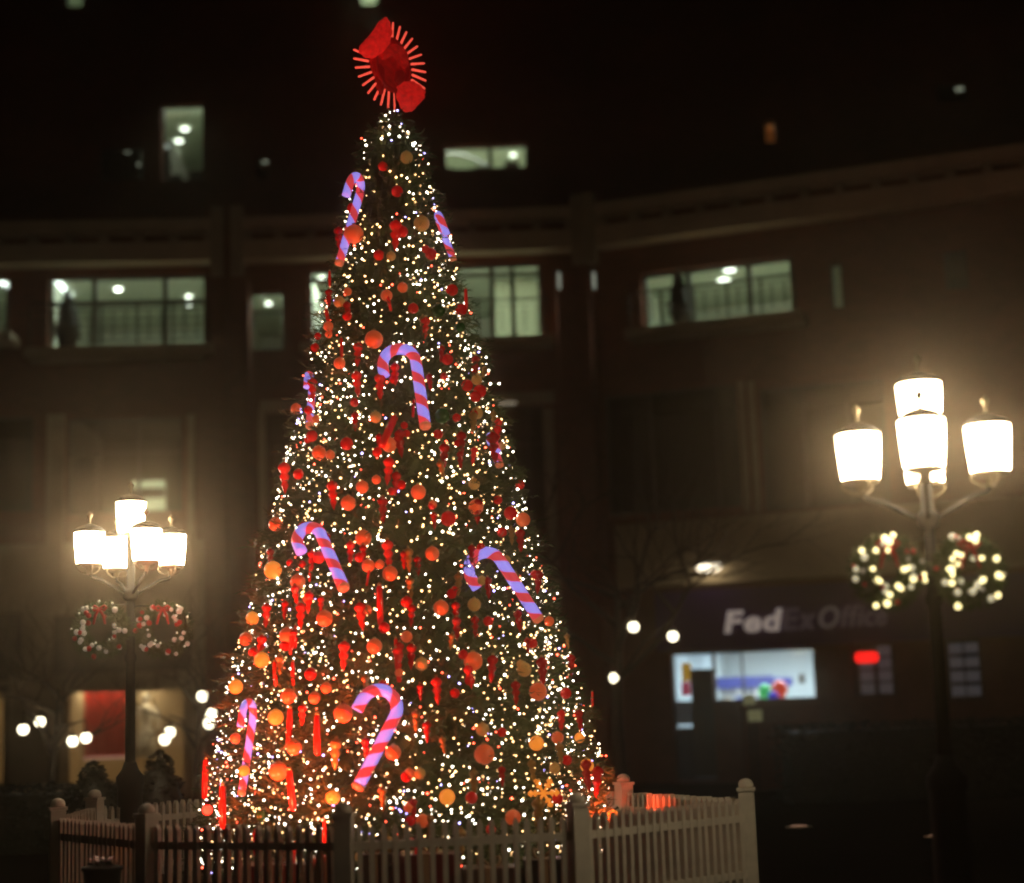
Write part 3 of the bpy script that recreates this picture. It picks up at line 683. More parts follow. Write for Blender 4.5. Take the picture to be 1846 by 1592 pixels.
while len(bulbs) < 5400:       # short runs of bulbs, as the strings lie along the boughs
    z, a, rr = tree_point(1.3, .16); n = random.randint(1, 4); da = random.choice((-1, 1)) * random.uniform(.05, .085) / max(.15, RR(z)); dz = random.gauss(0, .03)
    deep = random.random() ** 2 * .22
    for j in range(n):
        a += da * random.uniform(.4, 1.8); z += dz + random.gauss(0, .045)
        if not ZB < z < ZT: break
        rr = RR(z) * (1 - deep * random.uniform(.7, 1.2)) + .045 + random.gauss(0, .02)
        w = random.random(); ki = 0 if w < .34 else 1 if w < .62 else 2 if w < .86 else 3 if w < .91 else 4
        bulbs.append((AX(z) + Vector((math.cos(a), math.sin(a), 0)) * rr, a % 6.2832, ki, random.choice((.0048, .0066, .0084, .0102)) * random.uniform(.85, 1.15)))
for _ in range(1900):          # inner bulbs added deep in the crown to brighten the boughs
    z, a, rr = tree_point(1, .02); rr = RR(z) * random.uniform(.74, .88)
    bulbs.append((AX(z) + Vector((math.cos(a), math.sin(a), 0)) * rr, a, 2, random.uniform(.009, .013)))
for x, y in ((702, 228), (701, 242), (720, 246), (688, 250), (1105, 1480), (1110, 1520), (1095, 1508), (1088, 1505), (900, 692), (884, 692), (933, 882), (660, 262), (745, 262), (748, 258)):
    bulbs.append((on_tree(x, y, .06), -1.57, 1, .012))
face = sorted(range(len(bulbs)), key=lambda i: (bulbs[i][0] - EYE).length - 30 * bulbs[i][3])
single = set(face[:1500:5])
for i in sorted(single):
    p, a, ki, r_ = bulbs[i]; o = bpy.data.objects.new('bulb', bm_mesh[ki]); col.objects.link(o); o.parent = lights; o.location = p - AX(0); s_ = r_ / .0118; o.scale = (s_, s_, s_)
for ki, nm in enumerate(('warm', 'cream', 'soft', 'violet', 'red')):
    mb = MB()
    for i, (p, a, k_, r_) in enumerate(bulbs):
        if i not in single and k_ == ki: mb.add([p + v * r_ for v in OV], OF)
    mb.build('bulb_cluster', BULB[ki], lights)['kind'] = 'stuff'
order = sorted(bulbs, key=lambda b: (int(b[0].z / .16), b[1] if int(b[0].z / .16) % 2 else -b[1]))
MB().tube([b[0] - (b[0] - AX(b[0].z)) * .02 for b in order], .0035, 3, False).build('cable', mat('green_cable', (.01, .03, .012), .6), lights)

# ---- ornaments
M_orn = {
    'orange': mat('satin_orange', (.80, .20, .06), .3, emit=(1, .12, .032), strength=.24, noise=.06, nscale=20),  # orange, gold and red balls emit a glow put in to brighten them
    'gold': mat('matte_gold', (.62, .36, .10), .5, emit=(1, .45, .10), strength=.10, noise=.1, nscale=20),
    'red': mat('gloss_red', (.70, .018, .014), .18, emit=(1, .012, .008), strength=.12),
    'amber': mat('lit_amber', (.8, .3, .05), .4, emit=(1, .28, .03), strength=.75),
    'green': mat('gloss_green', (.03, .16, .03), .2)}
M_cap = mat('gold_cap', (.6, .45, .2), .3, .8)
BALL = {}
def whereabouts(p, size):
    f = (p.z - ZB) / (ZT - ZB)
    zone = 'near the foot of' if f < .15 else 'low on' if f < .36 else 'halfway up' if f < .6 else 'high on' if f < .82 else 'near the tip of'
    side = ' facing the purple shop' if p.x - TX > .35 * RR(p.z) else ' facing the red banner shop' if p.x - TX < -.35 * RR(p.z) else ' above the front fence'
    return '%s the tree,%s' % (zone, side)
ORN_LABEL = {'orange': 'satin orange ball ornament hanging on the lit tree', 'gold': 'matte gold ball ornament hanging on the lit tree', 'red': 'glossy red ball ornament hanging on the lit tree',
             'amber': 'glowing amber ball ornament hanging on the lit tree', 'green': 'glossy dark green ball ornament hanging on the lit tree'}
def ball(px, py, rpx, kind):
    p = on_tree(px, py, .07); r = rpx / F_PX * p.y
    if kind not in BALL:
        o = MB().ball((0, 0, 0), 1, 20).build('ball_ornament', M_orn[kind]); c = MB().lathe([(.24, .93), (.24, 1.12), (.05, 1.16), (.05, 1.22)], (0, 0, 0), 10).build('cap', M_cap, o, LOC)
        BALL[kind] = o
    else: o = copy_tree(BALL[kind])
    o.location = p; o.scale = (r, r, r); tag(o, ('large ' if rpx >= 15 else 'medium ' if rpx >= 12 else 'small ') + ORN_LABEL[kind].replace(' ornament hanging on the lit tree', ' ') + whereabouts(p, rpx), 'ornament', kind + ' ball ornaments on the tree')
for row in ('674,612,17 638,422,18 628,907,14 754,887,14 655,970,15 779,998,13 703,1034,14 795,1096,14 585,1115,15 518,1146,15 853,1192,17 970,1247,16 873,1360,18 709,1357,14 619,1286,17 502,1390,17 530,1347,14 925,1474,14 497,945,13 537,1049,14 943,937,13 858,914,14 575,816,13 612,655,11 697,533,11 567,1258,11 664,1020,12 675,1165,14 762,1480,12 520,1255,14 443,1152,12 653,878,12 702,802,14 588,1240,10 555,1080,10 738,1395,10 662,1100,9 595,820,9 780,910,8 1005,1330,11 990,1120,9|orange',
            '760,403,15 733,284,12 945,1207,13 760,1197,12 855,1090,12 677,752,11 757,1395,10 612,545,11 860,745,11 705,462,9 912,1010,9 1000,1385,10 870,1315,12 650,1545,10|gold',
            '683,460,10 777,458,11 815,523,11 808,935,14 865,705,12 842,695,11 745,556,10 626,570,9 716,345,11 690,300,9 634,375,9 920,925,12 625,800,12 538,855,10 575,1005,11 835,1180,9 648,1005,9 905,960,9 733,1400,10 850,1438,11 1005,1440,10 680,815,9 740,1480,9 742,1520,9 600,1530,10 885,1495,9 820,1250,9 880,1120,9 560,1215,11 690,1235,9 960,1160,9 1020,1250,10 905,1320,8|red',
            '492,1028,16 425,1238,13 497,1293,14 472,1190,14 806,1437,14 600,1437,13 967,1340,13 455,1115,12 440,1390,10 1058,1380,12 1045,1330,9|amber',
            '790,560,13 797,750,15 830,590,9 470,1470,9|green'):
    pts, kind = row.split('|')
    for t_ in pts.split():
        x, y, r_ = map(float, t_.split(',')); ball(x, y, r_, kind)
# red finials (three stacked bulges tapering to a tip)
M_fin = {'red': mat('finial_red', (.75, .03, .02), .25, emit=(1, .018, .01), strength=.15), 'deep': mat('finial_deep_red', (.5, .018, .014), .2, emit=(1, .012, .008), strength=.045), 'gold': mat('finial_gold', (.55, .32, .09), .35, .3)}  # glow put into the red finial materials so they show
FP = [(.01, -.5), (.05, -.40), (.09, -.30), (.12, -.22), (.08, -.13), (.13, -.05), (.17, .05), (.10, .14), (.16, .22), (.21, .33), (.15, .43), (.06, .48), (.05, .50)]
STICK = [(.02, -.5), (.075, -.46), (.085, 0), (.075, .46), (.03, .5)]
FB = {}
def finial(px, py, L, kind, prof='bulge', tilt=0.0):
    p = on_tree(px, py, .08); s_ = L / F_PX * p.y
    if (kind, prof) not in FB:
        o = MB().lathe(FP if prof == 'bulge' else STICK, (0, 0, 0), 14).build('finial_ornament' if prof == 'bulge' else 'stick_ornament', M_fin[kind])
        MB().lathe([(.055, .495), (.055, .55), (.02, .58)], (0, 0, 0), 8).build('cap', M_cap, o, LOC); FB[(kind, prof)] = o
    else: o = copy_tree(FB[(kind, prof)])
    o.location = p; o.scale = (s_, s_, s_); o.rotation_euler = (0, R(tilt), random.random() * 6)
    cname = {'red': 'bright red', 'deep': 'deep red', 'gold': 'gold'}[kind]
    tag(o, ('%s stacked-bulb finial ' if prof == 'bulge' else '%s stick ornament ') % (('long ' if L >= 52 else 'short ' if L < 42 else '') + cname) + whereabouts(p, L), 'ornament', '%s %s ornaments on the tree' % (cname, 'finial' if prof == 'bulge' else 'stick'))
for row in ('685,698,52 700,850,52 600,893,54 513,862,58 700,1000,54 620,1183,54 788,1246,50 651,1112,52 713,425,60 645,640,46 545,1290,40 1012,1300,40|red|bulge',
            '890,808,60 887,1206,50 978,1212,54 742,1110,40 970,1050,44 655,1000,36 728,1010,34 822,1105,40 935,1120,40 1030,1200,40 850,1000,36 770,1320,40 930,1250,44 690,920,50 545,960,40 480,1110,46 830,830,34 660,1350,40 1076,1410,56 880,1060,40 720,1180,44 1045,1300,40 905,1400,36 640,760,36 775,690,34 745,1460,40|deep|bulge',
            '737,1010,46 775,1490,40 740,1060,40 750,1300,38 690,1440,44 970,1470,60 605,1360,56 832,1520,50 960,1390,40 855,1410,44 660,1235,36 505,1200,40 930,1050,36 1010,1360,40 700,1530,44|gold|bulge',
            '685,1092,72 717,1200,60 522,1310,64 572,1325,72 525,1425,72 370,1405,70 402,1455,76 496,1215,44 528,1215,44 840,540,40 1068,1262,30 460,1520,44 530,1540,40 585,1500,40 752,1545,60|red|stick'):
    pts, kind, prof = row.split('|')
    for t_ in pts.split():
        x, y, L = map(float, t_.split(',')); finial(x, y, L, kind, prof, random.uniform(-7, 7))
finial(700, 778, 86, 'red', 'stick', 42)
ball(1105, 1475, 14, 'amber')  # amber ball added in place of the glowing flood lens
rf = random.Random(77)
for i in range(120):        # the many small ones between the named ornaments
    y = rf.uniform(290, 1530) ** .5 * rf.uniform(290, 1530) ** .5 + 60; y = min(y, 1530)
    xl, xr = next(((a_, b_) for (yy, a_, b_) in PROF if yy >= y), (385, 1112)); x = rf.uniform(xl + 8, xr - 8)
    w_ = rf.random()
    if w_ < .34: ball(x, y, rf.uniform(6, 11), 'red')
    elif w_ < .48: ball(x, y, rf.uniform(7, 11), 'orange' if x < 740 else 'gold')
    elif w_ < .80: finial(x, y, rf.uniform(30, 50), 'deep' if rf.random() < .6 else 'red', 'bulge', rf.uniform(-10, 10))
    else: finial(x, y, rf.uniform(26, 46), 'red' if x < 760 else 'gold', 'stick' if x < 760 else 'bulge', rf.uniform(-14, 14))
# gold snowflake
p = on_tree(980, 1430, .1); s_ = 24 / F_PX * p.y
mb = MB()
for k in range(6):
    a = k * math.pi / 3; d = Vector((math.cos(a), 0, math.sin(a))); e = Vector((-math.sin(a), 0, math.cos(a)))
    mb.tube([p, p + d * s_], .012, 6)
    for f in (.5, .8):
        for sg in (-1, 1): mb.tube([p + d * s_ * f, p + d * s_ * (f + .18) + e * sg * s_ * .22], .009, 5)
    mb.ball(p + d * s_, .02, 8)
o = mb.build('snowflake_ornament', M_orn['amber'], None, p); o.location = p; tag(o, 'glowing gold snowflake ornament low on the lit tree', 'ornament')

# ---- lit candy canes
M_cane = stripe_mat('candy_cane_stripes'); M_tip = mat('cane_tip', (.7, .2, .1), .4, emit=(1, .25, .1), strength=.3)
def cane(pos, axis_u, axis_v, shaft, hr, leg, label, flip=1, tr=.052):
    """pos: top of the shaft; axis_v: up along the shaft; axis_u: towards the hook"""
    pos = Vector(pos); u_ = axis_u.normalized(); v_ = axis_v.normalized(); w_ = u_.cross(v_).normalized()
    pl = [pos - v_ * shaft * (1 - i / 14) for i in range(15)]
    pl += [pos + u_ * (hr - hr * math.cos(math.pi * i / 16)) + v_ * (hr * math.sin(math.pi * i / 16)) for i in range(1, 17)]
    pl += [pos + u_ * 2 * hr - v_ * leg * (i / 3) for i in range(1, 4)]
    n = 14; vs = []; uv = []; s = 0; t = None
    for i, p in enumerate(pl):
        if i: s += (p - pl[i - 1]).length
        d = (pl[min(i + 1, len(pl) - 1)] - pl[max(i - 1, 0)]).normalized(); x = w_.cross(d).normalized()
        vs += [p + (x * math.cos(6.28319 * k / n) + w_ * math.sin(6.28319 * k / n)) * tr for k in range(n)]; uv.append(s)
    me = bpy.data.meshes.new('candy_cane'); fs = []; uvs = []
    for i in range(len(pl) - 1):
        for k in range(n):
            fs.append((i * n + k, i * n + (k + 1) % n, (i + 1) * n + (k + 1) % n, (i + 1) * n + k))
            uvs += [(uv[i] / .225, k / n * flip), (uv[i] / .225, (k + 1) / n * flip), (uv[i + 1] / .225, (k + 1) / n * flip), (uv[i + 1] / .225, k / n * flip)]
    fs += [tuple(range(n))[::-1], tuple((len(pl) - 1) * n + k for k in range(n))]
    uvs += [(0, 0)] * (2 * n)
    org = pl[0]
    me.from_pydata([v - org for v in vs], [], fs); l = me.uv_layers.new(name='UVMap')
    for i, q in enumerate(uvs): l.data[i].uv = q
    me.polygons.foreach_set('use_smooth', [True] * len(fs)); me.materials.append(M_cane); me.update()
    o = bpy.data.objects.new('candy_cane', me); col.objects.link(o); o.location = org; tag(o, label, 'candy cane', 'lit candy canes on the tree')
    MB().lathe([(tr * 1.04, 0), (tr * 1.05, -.03), (tr * .8, -.05)], org, n, axis=v_).build('tip', M_tip, o, org)
def cane_px(top, bot, side, label, flip=1, hr=.155, leg=.10, off=.12):
    a = on_tree(*top, off); b = on_tree(*bot, off); v_ = (a - b); vn = v_.normalized()
    view = (a - EYE).normalized(); u_ = vn.cross(view) if side > 0 else view.cross(vn)
    cane(a, u_, v_, v_.length, hr, leg, label, flip)
cane_px((750, 652), (766, 764), 1, 'lit striped candy cane hanging upright high on the tree below the large orange ball')
cane_px((712, 1292), (648, 1414), 1, 'lit striped candy cane low on the tree leaning with its hook uppermost', -1)
cane_px((902, 1010), (968, 1112), 1, 'lit striped candy cane leaning on the tree beside a satin gold ball')
cane_px((578, 962), (618, 1056), 1, 'lit striped candy cane leaning on the tree, its hook red and narrow', hr=.11)
def cane_side(top, bot, label, hr=.13, off=.10, turn=18, tr=.042):
    """cane lying on the flank of the tree, its hook turned towards the viewer so that it is seen nearly edge-on"""
    a, b = on_tree(*top, off), on_tree(*bot, off); v_ = a - b
    side = 1 if a.x > TX else -1
    u_ = Matrix.Rotation(R(turn) * side, 3, 'Z') @ Vector((0, -1, 0)); u_ = u_ - v_.normalized() * u_.dot(v_.normalized())
    cane(a, u_, v_, v_.length, hr, .12, label, 1, tr)
cane_side((648, 352), (613, 470), 'lit candy cane seen edge-on near the treetop beside a large orange ball')
cane_side((794, 406), (815, 462), 'lit blue-white candy cane seen edge-on high on the tree, without a ball beside it', .10, .06, 4, .034)
cane_side((563, 700), (558, 764), 'lit candy cane seen edge-on at mid height of the tree, mostly hidden by boughs', .08, -.02, 8, .036)
cane_side((456, 1296), (437, 1424), 'lit violet candy cane seen edge-on near the foot of the tree', .12, .03, 14, .034)
cane_side((886, 798), (899, 834), 'short lit candy cane beside a deep red finial at mid height of the tree', .05, .02, 10, .04)

# ---- tree topper
c = at(704, 118, TY); tp = thing('tree_topper', 'red lit starburst topper of thin rods with a large red bow', 'tree topper', c)
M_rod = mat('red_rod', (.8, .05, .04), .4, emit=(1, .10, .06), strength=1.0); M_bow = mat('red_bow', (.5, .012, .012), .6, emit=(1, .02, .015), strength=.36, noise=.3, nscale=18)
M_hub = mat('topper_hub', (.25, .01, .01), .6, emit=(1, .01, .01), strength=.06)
ux = Vector((math.cos(R(44)), math.sin(R(44)), 0)); uy = Vector((0, 0, 1)); un = ux.cross(uy)
if un.y > 0: un = -un
for k in range(32):
    a = 2 * math.pi * (k + .5) / 32; deg = math.degrees(a)
    if 104 < deg < 168 or 285 < deg < 338: continue
    d = ux * math.cos(a) + uy * math.sin(a)
    MB().tube([c + d * .29, c + d * .475], [.013, .010], 6).build('rod', M_rod, tp)
def on_top(px, py): return on_plane(px, py, c, un)
ringp = [c + un * .02 + ux * .21 * math.cos(t_) + uy * .27 * math.sin(t_) for t_ in [2 * math.pi * i / 28 for i in range(29)]]
MB().tube(ringp, .028, 8).build('hoop', M_hub, tp)
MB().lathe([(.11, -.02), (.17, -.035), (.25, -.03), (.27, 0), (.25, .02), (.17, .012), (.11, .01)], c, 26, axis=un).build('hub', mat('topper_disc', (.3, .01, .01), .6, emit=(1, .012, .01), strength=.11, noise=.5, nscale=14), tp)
def petal(outline, name, m, th, off):
    """puffed fabric lobe: rings shrink towards the middle while they rise"""
    qx, qy = sum(q[0] for q in outline) / len(outline), sum(q[1] for q in outline) / len(outline)
    pts = [on_top(qx + (q[0] - qx) * 1.12, qy + (q[1] - qy) * 1.12) for q in outline]; N = len(pts)
    sm_ = [(pts[i - 1] + pts[i] * 4 + pts[(i + 1) % N]) / 6 for i in range(N)]
    fine = [sm_[i].lerp(sm_[(i + 1) % N], t_) for i in range(N) for t_ in (0, .34, .67)]; K = len(fine)
    mid = sum(fine, Vector()) / K; vs = []
    rings = [(.35, -1), (.75, -.75), (.95, -.35), (1, 0), (.95, .35), (.75, .75), (.35, 1)]
    for f, h in rings:
        vs += [mid + (q - mid) * f * (1 + .025 * math.sin(i * 2.1 + 3 * f)) + un * (off + th * h * (1 + .25 * math.sin(i * 1.3))) for i, q in enumerate(fine)]
    fs = [(j * K + i, j * K + (i + 1) % K, (j + 1) * K + (i + 1) % K, (j + 1) * K + i) for j in range(6) for i in range(K)] + [tuple(range(K))[::-1], tuple(6 * K + i for i in range(K))]
    return MB().add(vs, fs, True).build(name, m, tp)
petal([(644, 92), (648, 80), (662, 70), (672, 55), (680, 42), (689, 34), (697, 46), (699, 66), (696, 82), (684, 96), (668, 106), (654, 104)], 'bow_loop', M_bow, .07, .04)
petal([(712, 158), (722, 150), (738, 150), (752, 158), (760, 170), (758, 180), (746, 190), (738, 202), (727, 203), (719, 192), (713, 176)], 'bow_loop', M_bow, .07, .04)
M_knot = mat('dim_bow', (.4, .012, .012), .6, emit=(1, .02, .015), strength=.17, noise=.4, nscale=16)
petal([(684, 98), (692, 86), (706, 83), (720, 88), (728, 102), (729, 122), (722, 128), (716, 112), (708, 100), (698, 100), (690, 110), (684, 112)], 'bow_knot', M_knot, .05, .05)
petal([(676, 118), (686, 112), (692, 126), (694, 148), (690, 170), (682, 172), (676, 150)], 'bow_tail', M_hub, .03, .0)
petal([(710, 128), (722, 126), (728, 140), (724, 154), (714, 158), (708, 146)], 'bow_tail', M_hub, .04, .03)
MB().tube([AX(ZT - .6), AX(c.z - .26)], .025, 8).build('mast', M_bark, tp)

# ================================================================== FENCE
POSTS = [(-4.17, 15.2), (-3.04, 13.7), (-1.37, 12.9), (.41, 13.2), (1.91, 14.6), (.97, 16.45), (.1, 18.1), (-1.6, 18.75), (-3.2, 18.2), (-4.27, 16.9)]
fence = thing('picket_fence', 'white picket fence with square capped posts in a ring around the tree', 'fence', (TX, TY, 0))
fo = AX(0)
pm = MB().box(-.066, .066, -.066, .066, 0, .84); post_me = None; cap_me = None; pick_me = None
for i, (x, y) in enumerate(POSTS):
    q = Vector((x, y, 0)); nx = Vector((*POSTS[(i + 1) % len(POSTS)], 0)); pv = Vector((*POSTS[i - 1], 0))
    ang = math.atan2((nx - pv).y, (nx - pv).x)
    if post_me is None:
        o = pm.build('fence_post', M_white, fence, LOC); post_me = o.data
        cp = MB(); cp.box(-.078, .078, -.078, .078, .842, .868); cp.lathe([(.062, .869), (.066, .885), (.064, .905), (.05, .93), (.025, .943), (.004, .946)], (0, 0, 0), 14); cp = cp.build('post_cap', M_white, o, LOC); cap_me = cp.data
    else:
        o = bpy.data.objects.new('fence_post', post_me); col.objects.link(o); o.parent = fence
        cp = bpy.data.objects.new('post_cap', cap_me); col.objects.link(cp); cp.parent = o
    o.location = q - fo; o.rotation_euler = (0, 0, ang)
    d = (nx - q); L = d.length; d.normalize(); nn = Vector((-d.y, d.x, 0))
    for z0, z1, nm in ((.585, .645, 'top_rail'), (.12, .18, 'bottom_rail')):
        MB().obox((q + nx) / 2 + Vector((0, 0, (z0 + z1) / 2)), d * (L / 2 - .064), nn * .022, Vector((0, 0, (z1 - z0) / 2))).build(nm, M_white, fence)
    N = round((L - .14) / .093)
    for k in range(N):
        p = q + d * (.07 + (L - .14) * (k + .5) / N) + nn * .0
        if pick_me is None:
            mb = MB(); vs = []
            for yy in (-.027, .027): vs += [(-.0185, yy, .05), (.0185, yy, .05), (.0185, yy, .735), (0, yy, .775), (-.0185, yy, .735)]
            mb.add(vs, [(0, 1, 2, 3, 4), (9, 8, 7, 6, 5)] + [(a, 5 + a, 5 + (a + 1) % 5, (a + 1) % 5) for a in range(5)])
            o = mb.build('picket', M_white, fence, LOC); pick_me = o.data
        else:
            o = bpy.data.objects.new('picket', pick_me); col.objects.link(o); o.parent = fence
        o.location = p - fo + Vector((0, 0, random.uniform(-.006, .006))); o.rotation_euler = (random.gauss(0, .006), random.gauss(0, .006), math.atan2(d.y, d.x))

# ---- floodlights at the foot of the tree
def flood(pos, target, color, power, label, lens_c, ls):
    pos = Vector(pos); d = (Vector(target) - pos).normalized(); t = thing('flood_light', label, 'flood light', (pos.x, pos.y, 0), 0, 'flood lights at the foot of the tree')
    MB().tube([pos - d * .16, pos - d * .10, pos + d * .0], [.045, .085, .10], 14).build('housing', M_black, t)
    MB().tube([pos + d * .002, pos + d * .012], [.088, .086], 14).build('lens', mat('lens_' + label[:9], (1, .5, .3), emit=lens_c, strength=ls), t)
    MB().tube([(pos.x, pos.y, .0), (pos.x, pos.y, .02)], [.12, .12], 14).build('foot', M_black, t)
    MB().tube([(pos.x, pos.y, .02), pos - d * .12], .018, 6).build('bracket', M_black, t)
    ld = bpy.data.lights.new('flood_beam', 'SPOT'); ld.energy = power; ld.color = color; ld.spot_size = R(96); ld.spot_blend = 1.0; ld.shadow_soft_size = .06
    lo = bpy.data.objects.new('flood_beam', ld); col.objects.link(lo); lo.parent = t
    lo.matrix_basis = Matrix.Translation(pos + d * .06 - t.matrix_world.translation) @ d.to_track_quat('-Z', 'Y').to_matrix().to_4x4()
flood((-3.15, 14.1, .30), (-1.3, 16.1, 4.4), (1, .085, .03), 680, 'orange flood light inside the fence aimed at the glowing amber balls', (1, .25, .05), 4)
flood((-2.0, 13.45, .26), (-1.2, 16.1, 4.8), (1, .10, .035), 800, 'red flood light behind the dark fence post aimed at the middle of the tree', (1, .08, .03), 4)
flood((.55, 15.0, .45), (.9, 16.6, 1.0), (1, .08, .025), 240, 'amber flood light by the gap between tree and back fence panels', (1, .4, .05), 4)

# ---- wrapped boxes and planters at the fence
GIFT = [(560, 622, 1546, 13.75, 'black', 'black wrapped box beside the dark fence post'), (648, 703, 1541, 13.85, 'dark', 'dark brown wrapped box with a pale lid edge beside the deep red box'), (708, 828, 1541, 14.0, 'wine', 'wide deep red wrapped box at the foot of the tree'),
        (836, 925, 1566, 13.75, 'brown', 'low brown wrapped box between the deep red box and the black boxes'), (945, 1020, 1550, 13.95, 'black', 'black wrapped box behind the square fence post near the low brown box'), (1068, 1112, 1548, 14.6, 'black', 'small black wrapped box at the back fence corner'),
        (430, 545, 1560, 14.1, 'wine', 'deep red wrapped box behind the unlit fence panel')]
M_gift = {'black': mat('gift_black', (.012, .011, .012), .4), 'dark': mat('gift_brown', (.04, .022, .016), .4), 'wine': mat('gift_wine', (.11, .008, .012), .35), 'brown': mat('gift_tan', (.10, .06, .04), .5)}
M_rib = mat('gift_ribbon', (.35, .22, .12), .3)
for x0, x1, y0, Y, cn, lb in GIFT:
    a, b = at(x0, y0, Y), at(x1, y0, Y); h = (a.z + b.z) / 2; w = (b.x - a.x); cx = (a.x + b.x) / 2; dp = min(w, .45)
    t = thing('gift_box', lb, 'gift box', (cx, Y + dp / 2, 0), 0, 'wrapped boxes inside the fence')
    MB().box(cx - w / 2, cx + w / 2, Y, Y + dp, 0.004, h - .07).build('box', M_gift[cn], t)
    MB().box(cx - w / 2 - .012, cx + w / 2 + .012, Y - .012, Y + dp + .012, h - .069, h).build('lid', M_gift[cn], t)
    mb = MB(); mb.box(cx - .025, cx + .025, Y - .016, Y - .0125, 0.006, h + .004); mb.box(cx - .025, cx + .025, Y - .016, Y + dp + .016, h + .001, h + .005); mb.build('ribbon', M_rib, t)
    mb = MB()
    for sg in (-1, 1): mb.tube([Vector((cx + sg * .09 * math.sin(t_), Y + dp / 2 + .03 * math.cos(t_), h + .03 + .045 * math.sin(t_ * 2 - .6))) for t_ in [math.pi * i / 8 for i in range(9)]], .014, 6)
    mb.build('bow', M_rib, t)
p = at(185, 1562, 13.6); b = Vector((p.x, 13.6, 0))
t = thing('poinsettia_planter', 'dark round planter with a small red flower outside the fence', 'planter', b)
MB().lathe([(.11, 0), (.15, p.z - .03), (.165, p.z - .03), (.165, p.z), (.13, p.z), (.12, p.z - .05)], b, 18).build('pot', M_pot, t)
mb = MB()
for k in range(16):
    a = k * 2.4; rr = .03 + .004 * k; q = b + Vector((rr * math.cos(a), rr * math.sin(a), p.z + .06 - .002 * k)); d = Vector((math.cos(a), math.sin(a), .25)); e = Vector((-math.sin(a), math.cos(a), 0))
    mb.add([q, q + d * .04 + e * .02, q + d * .085, q + d * .04 - e * .02], [(0, 1, 2, 3)])
mb.build('red_bracts', mat('bract_red', (.5, .02, .015), .5), t)
mb = MB()
for k in range(24): leaf(mb, b + Vector((random.gauss(0, .06), random.gauss(0, .06), p.z + .02)), .035)
mb.build('leaves', M_hedge, t)
p = on_tree(374, 1460, .16); lb = MB(); lb.ball(p, .045, 14); lb = lb.build('red_lantern_bulb', mat('red_bulb', (1, .05, .03), emit=(1, .03, .015), strength=5), None, p); lb.location = p
tag(lb, 'bright glowing red bulb at the lowest outer edge of the tree', 'bulb'); MB().lathe([(.025, .04), (.022, .08)], p, 10).build('socket', M_black, lb, p)
for px, py, lb in ((1440, 1489, 'dim round glowing spot in the dark paving near the fence corner'), (1692, 1506, 'dim round glowing spot in the dark paving near the lamp post with lit wreaths')):
    d = ray(px, py); q = EYE + d * (-(EYE.z - .02) / d.z)
    t = thing('ground_glow_disc', lb, 'light', (q.x, q.y, 0)); MB().lathe([(.17, .001), (.17, .016), (.13, .018)], (q.x, q.y, 0), 18).build('ring', M_stone, t)  # bright spot on the paving, built as a faintly glowing disc
    MB().lathe([(.115, .019), (.09, .028), (.02, .031)], (q.x, q.y, 0), 18).build('lens', mat('ground_glow', (.6, .4, .3), .4, emit=(1, .5, .3), strength=.18), t)

# ================================================================== STREET LAMPS AND WREATHS
M_lamp = mat('lantern_glass', (1, .95, .85), .5, emit=(1, .80, .52), strength=32)
M_brass = mat('lantern_bracket', (.30, .24, .15), .4, .4)
def street_lamp(base, rz, label, zc=3.30):
    t = thing('street_lamp', label, 'street lamp', base, rz)
    L = lambda mb, nm, m, par=None: mb.build(nm, m, par or t, LOC)
    L(MB().lathe([(.17, 0), (.17, .10), (.13, .14), (.125, .95), (.14, .98), (.14, 1.05), (.085, 1.12), (.06, 1.2)], (0, 0, 0), 16), 'pedestal', M_black)
    L(MB().lathe([(.052, 1.2), (.048, 2.2), (.062, 2.22), (.062, 2.27), (.045, 2.3), (.042, zc + .10)], (0, 0, 0), 14), 'pole', M_black)
    L(MB().lathe([(.06, zc - .56), (.08, zc - .53), (.08, zc - .47), (.06, zc - .44)], (0, 0, 0), 14), 'collar', M_black)
    spots = [(.44 * math.cos(k * math.pi / 2), .44 * math.sin(k * math.pi / 2), zc) for k in range(4)] + [(0, 0, zc + .33)]
    for i, (x, y, z) in enumerate(spots):
        if i < 4:
            d = Vector((x, y, 0)).normalized()
            L(MB().tube([d * .05 + Vector((0, 0, zc - .50)), d * .16 + Vector((0, 0, zc - .44)), d * .30 + Vector((0, 0, zc - .36)), d * .41 + Vector((0, 0, zc - .33)), d * .44 + Vector((0, 0, zc - .27))], .018, 8), 'arm', M_black)
        c_ = (x, y, z)
        fr = L(MB().lathe([(.025, -.30), (.03, -.24), (.06, -.225), (.128, -.215), (.132, -.19), (.05, -.185)], c_, 16), 'lantern', M_brass)
        L(MB().lathe([(.132, -.184), (.144, -.05), (.152, .05), (.154, .128)], c_, 20), 'glass', M_lamp, fr)
        L(MB().lathe([(.160, .130), (.163, .145), (.12, .185), (.055, .21), (.02, .22)], c_, 20), 'cap', M_black, fr)
        L(MB().lathe([(.014, .22), (.012, .27), (.03, .295), (.032, .31), (.01, .34), (.004, .35)], c_, 10), 'finial', M_brass, fr)
        for k in range(3):
            a = 2.1 * k + .5 + i; e = Vector((math.cos(a), math.sin(a), 0)); q = Vector(c_)
            L(MB().tube([q + Vector((0, 0, -.29)), q + e * .07 + Vector((0, 0, -.285)), q + e * .125 + Vector((0, 0, -.25)), q + e * .137 + Vector((0, 0, -.21))], .009, 6), 'bracket', M_brass, fr)
    return t
pr = at(1664, 810, 11.5); pl_ = at(236, 985, 17.2)
street_lamp((pr.x, 11.5, 0), R(76), 'black five-lantern street lamp with lit wreaths in front of the purple shop front')
street_lamp((pl_.x, 17.2, 0), R(33), 'black five-lantern street lamp with unlit silver wreaths in front of the red banner shop', pl_.z)
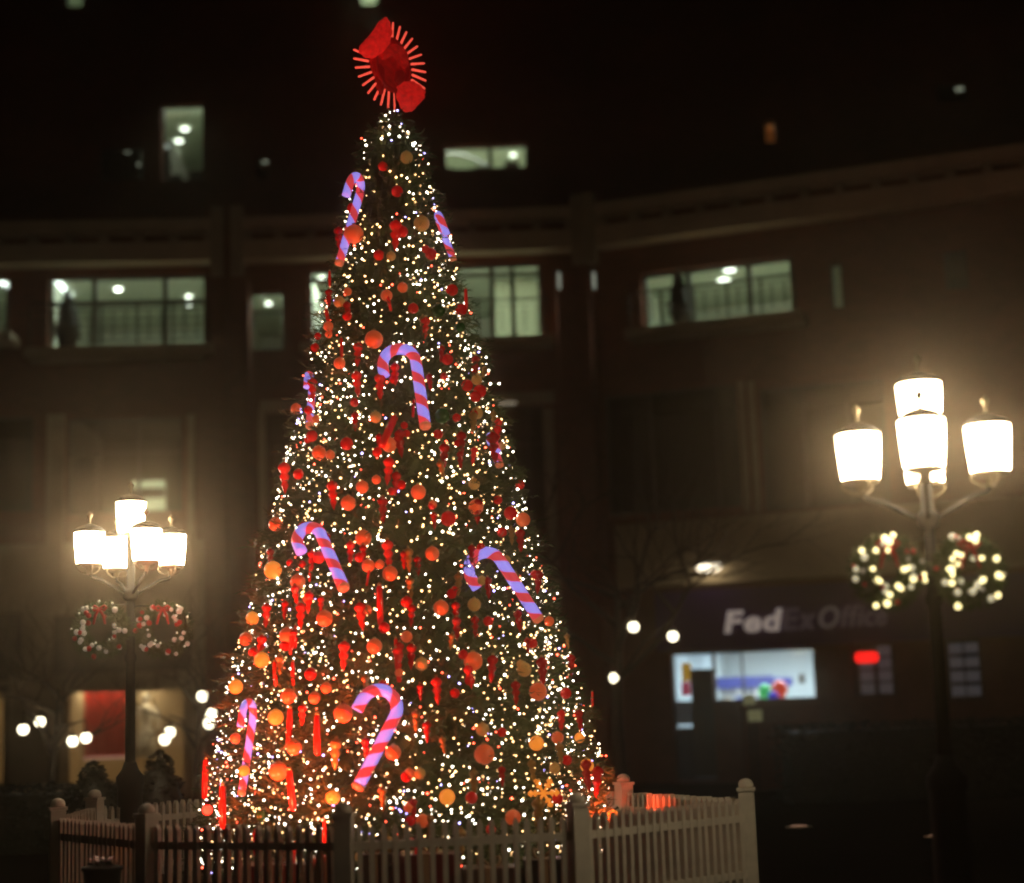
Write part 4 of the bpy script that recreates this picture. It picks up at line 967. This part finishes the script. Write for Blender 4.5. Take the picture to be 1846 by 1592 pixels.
M_wr = foliage_mat('wreath_needles', (.05, .08, .02), (.11, .15, .045), 9)
M_wb = mat('wreath_bulb', (1, 1, 1), emit=(1, .83, .38), strength=2.6); M_wb2 = mat('wreath_bulb_dim', (1, 1, 1), emit=(1, .88, .55), strength=.55)
M_silver = mat('silver_bauble', (.80, .76, .70), .35, .0, emit=(1, .85, .65), strength=.10); M_berry = mat('wreath_red', (.6, .03, .02), .35)  # silver baubles emit faintly, standing in for reflected lamp light
def wreath(c, rmaj, lit, seed, label, group):
    rnd = random.Random(seed); c = Vector(c); t = thing('wreath', label, 'wreath', c, 0, group); mb = MB()
    X, Z, Y = Vector((1, 0, 0)), Vector((0, 0, 1)), Vector((0, -1, 0))
    pt = lambda a, b, r_: c + (X * math.cos(a) + Z * math.sin(a)) * (rmaj + r_ * math.cos(b)) + Y * r_ * math.sin(b)
    st = random.getstate(); random.seed(seed)
    for _ in range(2600):
        a, b = rnd.random() * 6.283, rnd.random() * 6.283; p = pt(a, b, .035); d = (pt(a, b, .1) - p) + Vector((rnd.gauss(0, .05), rnd.gauss(0, .05), rnd.gauss(0, .05))); mb.blade(p, d, rnd.uniform(.06, .11), .008)
    random.setstate(st)
    mb.tube([pt(6.2832 * i / 24, 0, 0) for i in range(25)], .045, 7, False); mb.build('needle_ring', M_wr, t)
    for i in range(30 if lit else 10):
        a = rnd.random() * 6.283; p = pt(a, rnd.uniform(.2, 2.9), .085)
        MB().ball(p, rnd.uniform(.017, .025) if lit else .012, 8).build('bulb', M_wb if lit and rnd.random() < .6 else M_wb2, t)
    for i in range(10 if lit else 34):
        a = rnd.random() * 6.283; p = pt(a, rnd.uniform(.3, 2.8), .075); MB().ball(p, rnd.uniform(.016, .024) * (1 if lit else 1.35), 10).build('bauble', M_berry if rnd.random() < (.75 if lit else .3) else M_silver, t)
    mb = MB(); q = c + Z * rmaj + Y * .07
    for sg in (-1, 1):
        mb.tube([q, q + X * sg * .05 + Z * .03, q + X * sg * .075 + Z * .01, q + X * sg * .05 - Z * .02, q], [.01, .014, .016, .013, .01], 7)
        mb.tube([q, q + X * sg * .04 - Z * .07, q + X * sg * .06 - Z * .16], [.014, .016, .012], 6)
    mb.build('bow', M_berry, t)
    MB().tube([c + Z * (rmaj + .02) - Y * .02, c + Z * (rmaj + .03) - Y * .0 , Vector((WPOLE[0], WPOLE[1], c.z + rmaj + .05))], .008, 5).build('hanger', M_black, t)
WPOLE = (pr.x, 11.5)
for px, sd in ((1600, 3), (1746, 4)):
    q = at(px, 1030, 11.42); wreath(q, .175, True, sd, 'wreath with glowing bulbs on the lamp post, on its side %s the decorated tree' % ('towards' if px < 1650 else 'away from'), 'lit wreaths on the lamp post')
WPOLE = (pl_.x, 17.2)
for px, sd in ((182, 5), (296, 6)):
    q = at(px, 1136, 17.1); wreath(q, .215, False, sd, 'wreath with silver and red baubles, on the lamp post side %s the tree' % ('towards' if px > 240 else 'away from'), 'unlit wreaths on the lamp post')

# ================================================================== NIGHT HAZE
hz = MB().box(-60, 60, -6, 60, -1, 27).build('haze', bpy.data.materials.new('haze_air'))
hm = hz.data.materials[0]; hm.use_nodes = True; nt = hm.node_tree; nt.nodes.remove(nt.nodes['Principled BSDF'])
pv = nt.nodes.new('ShaderNodeVolumePrincipled'); pv.inputs['Color'].default_value = (.94, .77, .57, 1); pv.inputs['Density'].default_value = .0064; pv.inputs['Anisotropy'].default_value = .945
nt.links.new(pv.outputs[0], nt.nodes['Material Output'].inputs['Volume'])
hz['kind'] = 'stuff'; hz['label'] = 'thin night haze glowing around the lamps'
